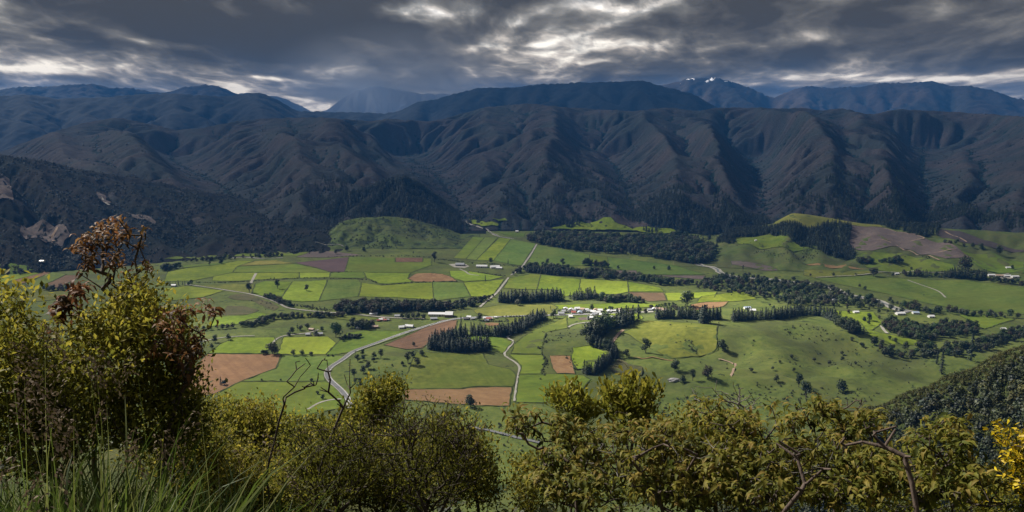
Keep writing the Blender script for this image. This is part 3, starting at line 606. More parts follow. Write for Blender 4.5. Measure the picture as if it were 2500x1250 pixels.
PADDOCKS = [
 ('A', 'plum', 'ploughed_field', [(1140,578),(1300,562),(1615,528),(1575,657),(1440,657),(1350,627)], 'plum-dark ploughed paddock with a pointed end'),
 ('A', 'cut', 'bare_field', [(1150,529),(1230,487),(1480,478),(1740,512),(1600,520),(1440,532)], None),
 ('A', 'grn', 'pasture', [(1617,530),(2015,536),(2018,574),(2258,572),(2262,538),(2335,540),(2330,600),(2150,665),(1577,658)], None),
 ('A', 'brown', 'ploughed_field', [(2020,533),(2257,533),(2257,571),(2020,571)], None),
 ('A', 'soil', 'turned_soil', [(2130,716),(2165,690),(2205,671),(2320,668),(2430,676),(2500,700),(2560,738),(2330,744),(2180,742)], 'salmon patch of turned soil in the middle paddocks'),
 ('A', 'grn', 'pasture', [(640,612),(1150,587),(1350,630),(1440,660),(1190,663),(600,662)], None),
 ('A', 'dry', 'pasture', [(650,606),(800,562),(990,556),(1140,584)], None),
 ('A', 'yel', 'pasture', [(30,660),(160,628),(440,600),(640,560),(790,560),(640,610),(600,662),(420,700),(250,735),(0,745)], None),
 ('A', 'yel', 'pasture', [(600,664),(1180,666),(1180,712),(900,722),(620,740),(420,735),(430,700)], None),
 ('A', 'lime', 'pasture', [(1184,664),(1452,662),(1440,706),(1182,712)], None),
 ('A', 'grn', 'pasture', [(1456,662),(1740,660),(1760,706),(1700,714),(1442,708)], None),
 ('A', 'yel', 'pasture', [(1745,662),(2150,668),(2125,715),(2170,744),(1960,762),(1880,760),(1770,712)], None),
 ('A', 'deep', 'pasture', [(1430,727),(1690,722),(1722,755),(1694,872),(1352,914),(1420,760)], None),
 ('A', 'lime', 'pasture', [(1726,752),(1900,776),(2140,758),(2338,752),(2358,906),(2180,890),(1990,880),(1700,872)], None),
 ('A', 'yel', 'pasture', [(880,738),(1120,742),(1010,902),(860,868),(770,850),(800,760)], None),
 ('A', 'lime', 'pasture', [(1124,742),(1425,728),(1415,765),(1350,912),(1200,918),(1014,904)], None),
 ('A', 'olv', 'pasture', [(230,776),(600,760),(790,765),(765,848),(540,812)], None),
 ('A', 'yel', 'pasture', [(0,800),(215,780),(530,822),(340,880),(100,905),(0,900)], None),
 ('A', 'bank', 'rough_bank', [(500,1002),(560,952),(700,960),(830,990),(740,1030),(470,1037)], None),
 ('A', 'bank', 'rough_bank', [(545,880),(640,848),(760,857),(880,907),(1010,960),(960,1000),(760,907),(640,902)], None),
 ('A', 'lime', 'pasture', [(430,1052),(700,1036),(820,1010),(1000,1040),(740,1070),(640,1118),(400,1132)], None),  # sunlit patch of grass, its brightness put into the lime colour
 ('A', 'grn', 'pasture', [(0,548),(100,522),(700,495),(1280,480),(1160,522),(1130,516),(700,520),(160,540)], None),
 ('A', 'olv', 'pasture', [(1010,1040),(1240,1010),(1500,1030),(1900,1062),(1760,1090),(1300,1050),(1240,1058)], None),
 ('A', 'grn', 'pasture', [(160,600),(480,580),(640,560),(440,598),(170,622)], None),
 ('B', 'grn', 'pasture', [(205,537),(370,352),(475,355),(312,545)], None),
 ('B', 'deep', 'pasture', [(313,545),(476,355),(592,357),(402,555)], None),
 ('B', 'yel', 'pasture', [(403,555),(600,360),(706,368),(552,560)], 'yellow strip paddock between two green strips'),
 ('B', 'deep', 'pasture', [(553,560),(707,370),(922,412),(798,602),(700,590)], None),
 ('B', 'deep', 'pasture', [(838,592),(938,420),(1100,452),(1390,507),(1380,602),(900,606)], None),
 ('B', 'grn', 'pasture', [(1392,508),(1546,527),(1556,632),(1384,604)], None),
 ('B', 'deep', 'pasture', [(1548,527),(1900,572),(2150,604),(2400,682),(1900,682),(1560,632)], None),
 ('B', 'cut', 'bare_field', [(1555,642),(1800,646),(1812,682),(1950,687),(2400,690),(2380,725),(2000,692),(1700,682),(1560,662)], None),
 ('B', 'deep', 'pasture', [(20,747),(290,752),(350,872),(30,913)], 'square dark green paddock beside the straight road'),
 ('B', 'yel', 'pasture', [(294,750),(520,735),(650,720),(560,845),(480,878),(354,872)], None),
 ('B', 'lime', 'pasture', [(170,650),(300,645),(640,700),(520,730),(300,742),(180,700)], None),
 ('B', 'grn', 'pasture', [(640,800),(692,710),(880,677),(965,682),(930,812),(760,806)], None),
 ('B', 'yel', 'pasture', [(967,682),(1310,722),(1290,862),(1160,872),(1130,817),(934,806)], None),
 ('B', 'lime', 'pasture', [(1312,720),(1720,742),(1730,832),(1640,852),(1292,852)], None),
 ('B', 'yel', 'pasture', [(1724,742),(2000,792),(2040,832),(1734,832)], None),
 ('B', 'brown', 'ploughed_field', [(1725,836),(2035,840),(2065,906),(1900,915),(1780,872)], None),
 ('B', 'lime', 'pasture', [(2045,840),(2500,832),(2480,880),(2250,892),(2150,910),(2070,906)], None),
 ('B', 'dry', 'pasture', [(380,990),(580,947),(1060,942),(1112,962),(1052,1030),(560,1050),(400,1022)], 'pale dry paddock behind the long hedge'),
 ('B', 'lime', 'pasture', [(1080,946),(1700,927),(2040,937),(2030,960),(1500,986),(1122,982)], 'bright green paddock behind the village'),
 ('B', 'soil', 'bare_field', [(2270,942),(2500,906),(2600,915),(2560,960),(2300,992)], None),
 ('B', 'lime', 'pasture', [(1420,1060),(1560,1010),(1800,1000),(1860,1060),(1840,1075),(1640,1120),(1440,1110)], None),
 ('B', 'olv', 'pasture', [(650,1060),(860,1052),(840,1090),(690,1110)], None),
 ('C', 'grn', 'pasture', [(300,312),(560,287),(730,332),(890,402),(700,402),(420,372),(310,362)], None, 'hill_terrace'),
 ('C', 'dry', 'pasture', [(590,212),(690,142),(760,132),(1100,167),(1400,217),(1430,240),(1180,217),(1000,202),(900,250),(740,207)], None, 'hill_terrace'),
 ('C', 'cut', 'felled_slope', [(1185,217),(1400,235),(1650,280),(1740,320),(1900,350),(2100,470),(1900,475),(1700,440),(1530,382),(1340,415),(1190,402),(1160,380)], 'bare purplish felled slope crossed by tracks', 'hill_terrace'),
 ('C', 'cutdark', 'felled_slope', [(1870,250),(2000,265),(2200,335),(2500,410),(2500,424),(2250,390),(2000,345),(1830,290)], None, 'hill_terrace'),
 ('C', 'pink', 'bare_field', [(800,506),(960,511),(1130,521),(1330,551),(1240,556),(1000,541),(860,526)], 'long salmon strip of bare field beyond the river'),
 ('C', 'cut', 'bare_field', [(260,492),(450,507),(560,531),(630,566),(520,566),(400,541),(270,521)], None),
 ('C', 'deep', 'pasture', [(900,626),(1310,602),(1600,627),(2100,642),(2500,692),(2580,700),(2580,905),(2000,862),(1700,802),(1450,742),(1100,672)], 'broad deep green flat on the right beyond the river'),
 ('C', 'grn', 'pasture', [(2000,902),(2250,902),(2430,937),(2200,1012),(2150,992)], None),
 ('C', 'yel', 'pasture', [(840,862),(1350,882),(1420,962),(1330,1022),(1700,1102),(1740,1130),(1500,1132),(1320,1062),(1250,962),(1100,932)], None),
 ('C', 'yel', 'pasture', [(40,762),(200,742),(380,702),(460,782),(300,800),(0,810)], None),
 ('C', 'grn', 'pasture', [(1250,440),(1560,430),(1700,470),(1960,520),(1980,560),(1500,585),(1380,560),(1240,500)], None),
 ('C', 'olv', 'pasture', [(820,560),(1330,570),(1480,590),(1280,600),(900,622),(820,600)], None),
 ('C', 'grn', 'pasture', [(2000,410),(2250,430),(2500,500),(2500,590),(2200,560),(2130,520)], None),
 ('D', 'pink', 'bare_field', [(200,516),(845,521),(800,640),(490,756),(280,862),(100,902),(-60,900),(20,700)], 'large salmon bare field below the winding road'),
 ('D', 'deep', 'pasture', [(850,528),(1430,532),(1296,615),(1220,700),(1228,752),(494,756),(805,642)], None),
 ('D', 'grn', 'pasture', [(488,760),(1230,757),(1322,812),(1398,902),(1405,980),(1000,1062),(300,1000),(286,864)], None),
 ('D', 'yel', 'pasture', [(200,512),(310,432),(450,372),(780,372),(800,412),(700,512)], None),
 ('D', 'lime', 'pasture', [(862,372),(1250,366),(1330,422),(1230,522),(812,520)], None),
 ('D', 'grn', 'pasture', [(1335,420),(1420,330),(1560,312),(2000,320),(1620,455),(1520,492),(1300,524),(1236,522)], None),
 ('D', 'brown', 'ploughed_field', [(1735,440),(2250,218),(2380,226),(2370,292),(2200,372),(2060,470),(1930,476)], 'long brown ploughed field beside the main road'),
 ('E', 'pink', 'bare_field', [(0,816),(240,826),(420,806),(715,806),(690,970),(400,966),(-230,918),(-240,832)], 'wide salmon bare field nearest the look-out'),
 ('E', 'olv', 'pasture', [(-120,500),(280,512),(460,512),(512,612),(700,652),(752,702),(726,800),(420,800),(240,820),(-240,826),(-200,690)], None),
 ('E', 'grn', 'pasture', [(690,522),(990,527),(1010,562),(965,690),(776,690),(796,620)], None),
 ('E', 'soil', 'turned_soil', [(1040,532),(1120,528),(1220,531),(1240,600),(1262,690),(1180,686),(1100,690),(1066,640)], 'square salmon patch of turned soil below the pines'),
 ('E', 'grn', 'pasture', [(776,696),(1330,702),(1400,742),(1300,862),(1000,942),(744,940)], None),
 ('E', 'grn', 'pasture', [(300,372),(480,347),(640,380),(720,410),(640,510),(550,492),(440,432)], None),
 ('E', 'olv', 'pasture', [(900,312),(1190,192),(1200,292),(1010,332),(970,520),(700,512),(744,420)], None),
 ('E', 'yel', 'pasture', [(1240,462),(1400,442),(1565,512),(1540,562),(1400,642),(1270,652),(1230,552)], None),
 ('E', 'olv', 'pasture', [(1690,330),(1890,228),(2500,262),(2500,470),(2100,560),(1850,430)], None),
 ('E', 'bank', 'rough_bank', [(1640,545),(1850,630),(1850,700),(1620,690),(1560,640)], None),
 ('H', 'pink', 'bare_field', [(100,640),(330,572),(390,580),(170,666)], None),
 ('H', 'deep', 'pasture', [(190,666),(400,577),(510,592),(360,664),(240,692)], None),
 ('H', 'brown', 'ploughed_field', [(350,670),(500,602),(630,602),(450,692),(370,702)], None),
 ('H', 'grn', 'pasture', [(-60,522),(200,522),(260,556),(150,592),(-60,602)], None),
 ('H', 'yel', 'pasture', [(-60,604),(150,594),(330,568),(96,640),(0,672),(-60,680)], None),
 ('H', 'olv', 'pasture', [(130,720),(380,704),(600,690),(600,760),(300,800),(60,800)], None),
 ('B', 'yel', 'pasture', [(1040,282),(1380,242),(1570,187),(1620,232),(1900,267),(2170,302),(2160,322),(1980,332),(1800,302),(1260,292)], 'light grassy wedge at the foot of the brown range', 'hills'),
 ('B', 'cutdark', 'felled_slope', [(1572,180),(1650,170),(1720,166),(1820,215),(1905,264),(1650,250),(1622,230)], None, 'hills'),
 ('B', 'yel', 'pasture', [(335,202),(480,232),(600,247),(590,262),(450,267),(370,242)], None, 'hills'),
 ('B', 'yel', 'pasture', [(540,197),(650,192),(675,217),(600,222)], None, 'hills'),
 ('B', 'grn', 'pasture', [(560,302),(830,322),(820,352),(680,342)], None),
 ('P', 'scar', 'felled_slope', [(-20,432),(22,438),(34,492),(-20,498)], None, 'hill_scrubby'),
 ('P', 'scar', 'slip_scar', [(235,470),(255,478),(272,498),(262,500),(240,486)], None, 'hill_scrubby'),
 ('P', 'scar', 'slip_scar', [(300,517),(330,525),(382,545),(378,550),(325,533)], None, 'hill_scrubby'),
 ('J', 'scar', 'felled_slope', [(140,900),(160,840),(290,800),(390,840),(480,905),(440,945),(320,960),(180,935)], 'pale purplish felled patch on the scrubby hill', 'hill_scrubby'),
]
for rec in PADDOCKS:
    z, mk, nm, pts, lab = rec[:5]
    drape(nm, z, pts, mk, rec[5] if len(rec) > 5 else 'valley_floor', label=lab, lift=(1.0 if rec[5] == 'hill_terrace' else 3.2) if len(rec) > 5 else 0.4)

def road(name, z, pts, w, mat, label, marked=False, lift=0.75):
    c = spline(world(z, pts)[:, :2], 6.0)
    k = np.ones(5) / 5
    if len(c) > 9: c = np.c_[np.convolve(np.pad(c[:, 0], 2, 'edge'), k, 'valid'), np.convolve(np.pad(c[:, 1], 2, 'edge'), k, 'valid')]
    o = ribbon(name, c, w, mat, lift); tag(o, label, kind='structure')
    if marked:
        ribbon('verge', c, w + 2.2, 'gravel', lift - 0.12, o)
        ribbon('centre_line', c, 0.45, 'paint', lift + 0.05, o, dash=2)
        for s_ in (-1, 1): ribbon('edge_line', c, 0.35, 'paint', lift + 0.05, o, off=s_ * (w / 2 - 0.5))
    return o
road('road', 'P', [(858,1000),(853,985),(848,972),(835,955),(818,940),(802,925),(798,910),(808,896),(835,880),(850,868),(864,858),(900,845),(960,823),(1030,800),(1085,784),(1112,779),(1140,776),(1240,773),(1330,770),(1420,768),(1520,764),(1600,762)], 6.6, 'asphalt', 'grey sealed main road winding up from the foot of the hillside', True)
road('road', 'P', [(1130,1040),(1190,1050),(1222,1058),(1262,1070),(1330,1084)], 5.0, 'asphalt', 'short grey stretch of road glimpsed below the shrubs')
road('side_road', 'A', [(180,764),(220,770),(530,815),(750,850),(880,885),(1010,935),(1090,975),(1350,1005),(1600,1020),(1900,1052),(2100,1062),(2300,1064)], 5.0, 'gravel', 'narrow pale road curving past the left paddocks to the farm')
road('side_road', 'B', [(430,968),(500,905),(580,842),(640,765),(688,705)], 5.0, 'gravel', 'pale road rising from the creek beside the dark green square paddock')
road('side_road', 'B', [(700,690),(760,650),(800,615),(840,560),(885,495),(930,415)], 4.8, 'gravel', 'pale straight road running up between two deep green paddocks')
road('farm_track', 'E', [(720,345),(655,375),(700,385),(730,407),(690,460),(640,515),(700,565),(760,605),(782,630),(766,720),(748,830),(735,938)], 3.4, 'gravel', 'pale farm track zigzagging down beside the pine block')
road('farm_track', 'D', [(765,450),(785,400),(820,375),(890,352),(1000,345),(1120,325),(1180,300)], 3.5, 'gravel', 'pale farm track from the light tree to the homestead')
road('farm_track', 'D', [(130,415),(260,385),(380,368),(480,362),(640,358)], 3.0, 'gravel', 'thin pale track past two round trees on the left')
road('farm_track', 'D', [(1060,1010),(1140,965),(1200,925),(1300,915),(1400,908)], 3.5, 'gravel', 'thin pale track joining the main road near its bend')
road('farm_track', 'F', [(430,505),(480,470),(560,450),(700,435),(790,425)], 4.0, 'gravel', 'short pale track curving below the village')
road('farm_track', 'F', [(970,690),(1010,630),(1060,570),(1110,530)], 5.0, 'dirt', 'brown track climbing between the tall pines and the terrace')
road('farm_track', 'F', [(1230,868),(1400,878),(1600,890),(1730,903)], 2.8, 'soil', 'rust red cut track along the foot of the terrace')
road('farm_track', 'F', [(2230,885),(2360,905),(2450,935),(2480,990),(2440,1060),(2390,1150)], 3.2, 'dirt', 'tan track dropping round the rough gully slope')
road('farm_track', 'A', [(1305,400),(1400,418),(1580,440)], 4.0, 'gravel', 'pale track at the foot of the round green hill')
road('farm_track', 'A', [(755,765),(780,715),(805,668)], 6.0, 'gravel', 'short pale lane behind the roadside tree')
road('farm_track', 'C', [(1590,628),(1700,670),(1840,720),(1905,775)], 3.5, 'gravel', 'thin curved track across the broad right-hand flat')
road('farm_track', 'C', [(900,618),(1100,606),(1320,590),(1540,580),(2000,575),(2400,585)], 4.0, 'gravel', 'long pale lane in front of the right shelterbelt')
road('farm_track', 'C', [(1410,985),(1430,1020),(1460,1050)], 5.0, 'gravel', 'short tan lane beside the bushy knoll')
road('farm_track', 'C', [(1370,335),(1480,335),(1740,322),(1560,275),(1420,238)], 4.5, 'dirt', 'tan logging track looping across the felled slope')
road('farm_track', 'C', [(1410,340),(1530,375),(1600,415),(1700,450),(1860,490)], 5.0, 'dirt', 'tan logging track down to the flat')
road('farm_track', 'C', [(1690,430),(1850,425),(1990,402)], 4.0, 'dirt', 'short tan logging track low on the felled slope')
road('farm_track', 'C', [(1875,255),(1960,300),(2080,355)], 4.5, 'dirt', 'tan logging track on the dark felled strip')
road('farm_track', 'B', [(250,630),(310,655),(345,680),(440,690)], 4.5, 'gravel', 'pale farm track below the dairy sheds')
road('farm_track', 'J', [(395,845),(380,880),(355,905),(365,950)], 7.0, 'dirt', 'orange logging track on the felled patch of the scrubby hill')
road('farm_track', 'J', [(685,640),(700,670),(745,700)], 8.0, 'gravel', 'pale slip scar on the scrubby hill')
# river: braided shallow bed of gravel with the stream in it
RIVERS = []
def river(pts, w):
    c = spline(world('P', pts)[:, :2], 8.0)
    n = len(c); k = np.arange(n); sd = len(RIVERS) * 31.7
    T = np.gradient(c, axis=0); T /= np.linalg.norm(T, axis=1)[:, None] + 1e-9; N = np.stack([-T[:, 1], T[:, 0]], -1)
    c = c + N * (perlin(k / 9.0 + sd, 0.3 + 0 * k) * w * 0.9)[:, None]                      # wandering braids, wide bars and narrows
    ww = (w * (0.75 + 0.75 * perlin(k / 6.0 + sd, 5.1 + 0 * k) + 0.25 * perlin(k / 1.7, 2 + sd + 0 * k)).clip(0.25))[:, None]
    RIVERS.append((c, w * 0.5))
    o = ribbon('riverbed', c, ww, 'gravel', 0.55); tag(o, RL.pop(0), kind='structure')
    ribbon('water', c + N * (ww * 0.28 * perlin(k / 5.0 + 3, sd + 0 * k)[:, None]), ww * 0.34, 'water', 0.66, o)
RL = ['gravel river bed with shallow water beyond the riverside trees', 'small bright stream at the mouth of the side valley', 'pale stony river margin along the left tree line']
river([(1700,645),(1760,662),(1800,676),(1850,681),(1900,684),(1960,692),(2020,700),(2065,712),(2100,725),(2150,742),(2220,762)], 26.0)
river([(1140,540),(1165,553),(1190,562),(1222,577),(1250,584)], 12.0)
river([(560,632),(600,628),(650,631),(690,630)], 12.0)

# ---------------------------------------------------------------- trees
def leafmat(name, stops, rough=0.6, trans=0.25, hue=0.03, val=0.25, attr='lv', spec=0.3):
    """foliage: colour varies leaf by leaf (attribute) and plant by plant"""
    m, t = new_mat(name); b = t.n['Principled BSDF']
    at = t.new('ShaderNodeAttribute', attribute_name=attr); oi = t.new('ShaderNodeObjectInfo')
    c = t.ramp(at.outputs['Fac'], stops)
    hs = t.new('ShaderNodeHueSaturation')
    t.put(hs.inputs['Hue'], t.math('MULTIPLY_ADD', oi.outputs['Random'], hue * 2, 0.5 - hue))
    r2 = t.math('FRACT', t.math('MULTIPLY', oi.outputs['Random'], 37.7))
    t.put(hs.inputs['Value'], t.math('MULTIPLY_ADD', r2, val * 2, 1 - val)); t.put(hs.inputs['Color'], c)
    t.put(b.inputs['Base Color'], hs.outputs[0]); b.inputs['Roughness'].default_value = rough; b.inputs['Specular IOR Level'].default_value = spec
    tr = t.new('ShaderNodeBsdfTranslucent'); t.put(tr.inputs['Color'], hs.outputs[0])
    mx = t.new('ShaderNodeMixShader'); mx.inputs[0].default_value = trans
    out = [n for n in t.n if n.type == 'OUTPUT_MATERIAL'][0]
    t.l.new(b.outputs[0], mx.inputs[1]); t.l.new(tr.outputs[0], mx.inputs[2]); t.l.new(mx.outputs[0], out.inputs['Surface'])
    return m
def barkmat(name, a, b_, scale=8.0):
    m, t = new_mat(name); b = t.n['Principled BSDF']; tc = t.new('ShaderNodeTexCoord')
    v = t.vmath('MULTIPLY', tc.outputs['Object'], (1, 1, 0.25)).outputs[0]
    t.put(b.inputs['Base Color'], t.mix(t.noise(v, scale, 5, 0.65), a, b_)); b.inputs['Roughness'].default_value = 0.9
    bp = t.new('ShaderNodeBump'); bp.inputs['Strength'].default_value = 0.5; bp.inputs['Distance'].default_value = 0.02
    t.put(bp.inputs['Height'], t.noise(v, scale * 2, 4)); t.l.new(bp.outputs[0], b.inputs['Normal'])
    return m
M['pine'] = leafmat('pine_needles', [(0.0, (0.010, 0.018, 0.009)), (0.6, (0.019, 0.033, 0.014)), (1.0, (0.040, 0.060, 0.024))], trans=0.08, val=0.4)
M['hillscrub'] = leafmat('hill_scrub_leaves', [(0.0, (0.005, 0.010, 0.007)), (0.6, (0.009, 0.016, 0.010)), (1.0, (0.024, 0.034, 0.018))], trans=0.06, val=0.6)
M['leaf_dark'] = leafmat('broadleaf_dark', [(0.0, (0.018, 0.030, 0.010)), (0.6, (0.034, 0.052, 0.016)), (1.0, (0.060, 0.078, 0.024))], trans=0.15, val=0.35)
M['leaf_mid'] = leafmat('broadleaf_mid', [(0.0, (0.030, 0.052, 0.015)), (0.6, (0.052, 0.084, 0.022)), (1.0, (0.085, 0.12, 0.034))], trans=0.2, val=0.3)
M['leaf_grey'] = leafmat('willow_grey', [(0.0, (0.050, 0.060, 0.034)), (0.6, (0.080, 0.092, 0.05)), (1.0, (0.12, 0.13, 0.075))], trans=0.2)
M['leaf_rust'] = leafmat('broadleaf_brown', [(0.0, (0.030, 0.026, 0.014)), (0.6, (0.052, 0.042, 0.022)), (1.0, (0.08, 0.06, 0.03))], trans=0.15)
M['scrub'] = leafmat('scrub_leaves', [(0.0, (0.020, 0.027, 0.011)), (0.6, (0.036, 0.045, 0.017)), (1.0, (0.062, 0.07, 0.027))], trans=0.15, val=0.45)
M['gold'] = leafmat('spur_scrub', [(0.0, (0.028, 0.034, 0.010)), (0.6, (0.062, 0.068, 0.016)), (1.0, (0.13, 0.13, 0.030))], trans=0.35, val=0.55)
M['bark'] = barkmat('bark', (0.05, 0.04, 0.03), (0.11, 0.09, 0.07), 1.5)

def rnd_dirs(n, r):
    v = r.normal(size=(n, 3)); return v / np.linalg.norm(v, axis=1)[:, None]
def cards(pos, nrm, size, r, aspect=1.0, lv=None):
    """small bent leaf sprays (two triangles each) facing roughly along nrm"""
    n = len(pos)
    t = np.cross(nrm, rnd_dirs(n, r)); t /= np.linalg.norm(t, axis=1)[:, None] + 1e-9
    s = np.cross(nrm, t)
    size = np.broadcast_to(np.asarray(size, float), (n,))[:, None]
    v = np.stack([pos - t * size, pos + s * size * 0.55 * aspect + nrm * size * 0.2, pos + t * size, pos - s * size * 0.55 * aspect + nrm * size * 0.2], 1).reshape(-1, 3)
    k = np.arange(n)[:, None] * 4
    f = np.concatenate([k + [0, 1, 2], k + [0, 2, 3]], 0)
    lv = r.random(n) if lv is None else lv
    return v, f, np.repeat(lv, 4)
def tube(path, rad, sides=5):
    path = np.asarray(path, float); n = len(path); rad = np.broadcast_to(np.asarray(rad, float), (n,))
    T = np.gradient(path, axis=0); T /= np.linalg.norm(T, axis=1)[:, None] + 1e-9
    ref = np.where(np.abs(T[:, 2:3]) > 0.9, [[1.0, 0, 0]], [[0, 0, 1.0]])
    U = np.cross(T, ref); U /= np.linalg.norm(U, axis=1)[:, None] + 1e-9; V = np.cross(T, U)
    a = np.arange(sides) * 2 * np.pi / sides
    v = (path[:, None] + rad[:, None, None] * (np.cos(a)[None, :, None] * U[:, None] + np.sin(a)[None, :, None] * V[:, None])).reshape(-1, 3)
    i = np.arange(n * sides).reshape(n, sides); j = np.roll(i, -1, 1)
    f = np.stack([i[:-1], j[:-1], j[1:], i[1:]], -1).reshape(-1, 4)
    f = np.concatenate([f[:, [0, 1, 2]], f[:, [0, 2, 3]]], 0)
    return v, f
def cat(parts):
    V, Fc, L, o = [], [], [], 0
    for p in parts:
        V.append(p[0]); Fc.append(p[1] + o); o += len(p[0])
        L.append(p[2] if len(p) > 2 else np.zeros(len(p[0])))
    return np.concatenate(V), np.concatenate(Fc), np.concatenate(L)
def mesh_data(name, v, f, mat, lv=None):
    o = mesh_obj(name, v, f, mat, attrs={'lv': lv} if lv is not None else None)
    me = o.data; bpy.data.objects.remove(o); return me

def pine_mesh(seed, broad):
    r = np.random.default_rng(seed); H = 20.0
    lean = r.normal(0, 0.25, 2)
    tr = tube([(0, 0, -0.6), (0, 0, 6), (lean[0] * .5, lean[1] * .5, 13), (lean[0], lean[1], 19)], [0.36, 0.30, 0.18, 0.04], 6)
    P, N, Sz = [], [], []
    z = 0.9
    while z < H:
        q = z / H; Rm = broad * (0.35 + 1.0 * min(q / 0.12, 1) * 0.65) * (1 - q ** 1.7) ** 0.85 + 0.2
        nb = int(5 + 4 * (1 - q))
        for k in range(nb):
            a = r.random() * 2 * math.pi; L = Rm * r.uniform(0.55, 1.15)
            for u in np.linspace(0.35, 1.0, max(2, int(L / 0.8))):
                P.append((math.cos(a) * L * u, math.sin(a) * L * u, z + 0.25 * L * u - 0.35 * L * u * u + r.normal(0, 0.12)))
                N.append((math.cos(a) * 0.6, math.sin(a) * 0.6, 0.9)); Sz.append(r.uniform(0.5, 0.9))
        z += r.uniform(0.55, 0.95) * (1.1 - 0.35 * q)
    P = np.array(P); N = np.array(N) + rnd_dirs(len(N), r) * 0.5; N /= np.linalg.norm(N, axis=1)[:, None]
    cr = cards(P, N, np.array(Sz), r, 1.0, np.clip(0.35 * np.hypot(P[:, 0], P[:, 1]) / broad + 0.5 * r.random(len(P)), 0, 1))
    return mesh_data('pine_trunk', tr[0], tr[1], M['bark']), mesh_data('pine_crown', cr[0], cr[1], M['pine'], cr[2])
def leafy_mesh(seed, H, W, mat, lobes=7, n=620, trunk=0.2, size=0.55, low=0.22):
    r = np.random.default_rng(seed)
    top = H * 0.55
    tubes = [tube([(0, 0, -0.5), (r.normal(0, .15), r.normal(0, .15), H * low), (r.normal(0, .3), r.normal(0, .3), top)], [H * 0.028 + trunk * .3, H * 0.022 + trunk * .2, 0.08], 6)]
    C, RR = [], []
    for k in range(lobes):
        a = 2 * math.pi * (k + r.random() * 0.7) / lobes; q = r.uniform(0.30, 0.88) if k else 0.84
        rr = W * 0.5 * math.sqrt(max(0.08, 1 - ((q - 0.52) / 0.55) ** 2)) * r.uniform(0.35, 0.62)
        c = (math.cos(a) * rr, math.sin(a) * rr, H * q) if k else (r.normal(0, .3), r.normal(0, .3), H * q)
        C.append(c); RR.append(W * r.uniform(0.20, 0.32))
        tubes.append(tube([(0, 0, H * low * r.uniform(0.8, 1.5)), (c[0] * .55, c[1] * .55, c[2] * 0.72), c], [H * .012 + .03, H * .008 + .02, 0.03], 5))
    C = np.array(C); RR = np.array(RR)
    k = r.integers(0, lobes, n); d = rnd_dirs(n, r); u = r.random(n) ** 0.33
    P = C[k] + d * (RR[k] * (0.45 + 0.6 * u))[:, None] * np.array([1, 1, 0.85]); P[:, 2] = np.maximum(P[:, 2], H * low * 0.55)
    N = d + rnd_dirs(n, r) * 0.7 + [0, 0, 0.25]; N /= np.linalg.norm(N, axis=1)[:, None]
    cr = cards(P, N, size * W / 9.0 * r.uniform(0.7, 1.3, n), r, 1.2)
    tb = cat(tubes)
    return mesh_data('tree_trunk', tb[0], tb[1], M['bark']), mesh_data('tree_crown', cr[0], cr[1], mat, cr[2])
def clump_mesh(seed, mat, n=46, H=3.0, W=4.0, size=0.62):
    r = np.random.default_rng(seed); d = rnd_dirs(n, r); d[:, 2] = np.abs(d[:, 2])
    P = d * np.array([W / 2, W / 2, H]) * r.uniform(0.55, 1.0, (n, 1)) * (1 + 0.25 * np.sin(3 * np.arctan2(d[:, 1], d[:, 0]) + seed))[:, None]
    N = d + rnd_dirs(n, r) * 0.6; N /= np.linalg.norm(N, axis=1)[:, None]
    return mesh_data('scrub_clump', *cards(P, N, size * W / 4 * r.uniform(0.8, 1.4, n), r, 1.4)[:2], mat, None) if False else _cl(P, N, size, W, r, mat)
def _cl(P, N, size, W, r, mat):
    v, f, l = cards(P, N, size * W / 4 * r.uniform(0.8, 1.4, len(P)), r, 1.4)
    return mesh_data('scrub_clump', v, f, mat, l)

KIND = {'pine': [pine_mesh(s, b) for s, b in ((1, 4.4), (2, 5.0), (3, 4.0), (4, 5.6), (5, 4.7))],
        'spire': [pine_mesh(s, b) for s, b in ((11, 2.3), (12, 2.7))],
        'round': [leafy_mesh(s, 12, w, M['leaf_dark'], 8) for s, w in ((21, 10), (22, 11.5), (23, 9), (24, 10.5))],
        'oval': [leafy_mesh(s, 14, 8.5, M['leaf_dark'], 9, low=0.12) for s in (31, 32)],
        'light': [leafy_mesh(s, 14, 12, M['leaf_mid'], 10, 760) for s in (41, 42)],
        'willow': [leafy_mesh(s, 10, 10, M['leaf_grey'], 8) for s in (51, 52)],
        'rust': [leafy_mesh(s, 12, 11, M['leaf_rust'], 8) for s in (61, 62)],
        'poplar': [leafy_mesh(s, 18, 3.6, M['leaf_dark'], 9, 420, size=0.9, low=0.08) for s in (71, 72)],
        'shrub': [leafy_mesh(s, 4, 5, M['scrub'], 6, 260, size=0.8, low=0.08) for s in (81, 82)]}
KH = {'pine': 20., 'spire': 20., 'round': 12., 'oval': 14., 'light': 14., 'willow': 10., 'rust': 12., 'poplar': 18., 'shrub': 4.}
NAME = {'pine': 'pine_tree', 'spire': 'conifer_tree', 'round': 'broadleaf_tree', 'oval': 'broadleaf_tree', 'light': 'broadleaf_tree', 'willow': 'willow_tree', 'rust': 'broadleaf_tree', 'poplar': 'poplar_tree', 'shrub': 'shrub'}
TREES = []                                           # (kind, x, y, z, height, label, group)
def stand(kind, xyz, hgt, label, group=None): TREES.append((kind, xyz[0], xyz[1], xyz[2], hgt, label, group))
def px_tree(kind, z, x, y, h, label, group=None):
    p = world(z, [(x, y)])[0]; s = ZOOMS[z][2]
    d = math.hypot(p[0], p[1]); dist = math.hypot(d, ZC)
    stand(kind, p, h / s * dist / FPX / 0.97, label, group)
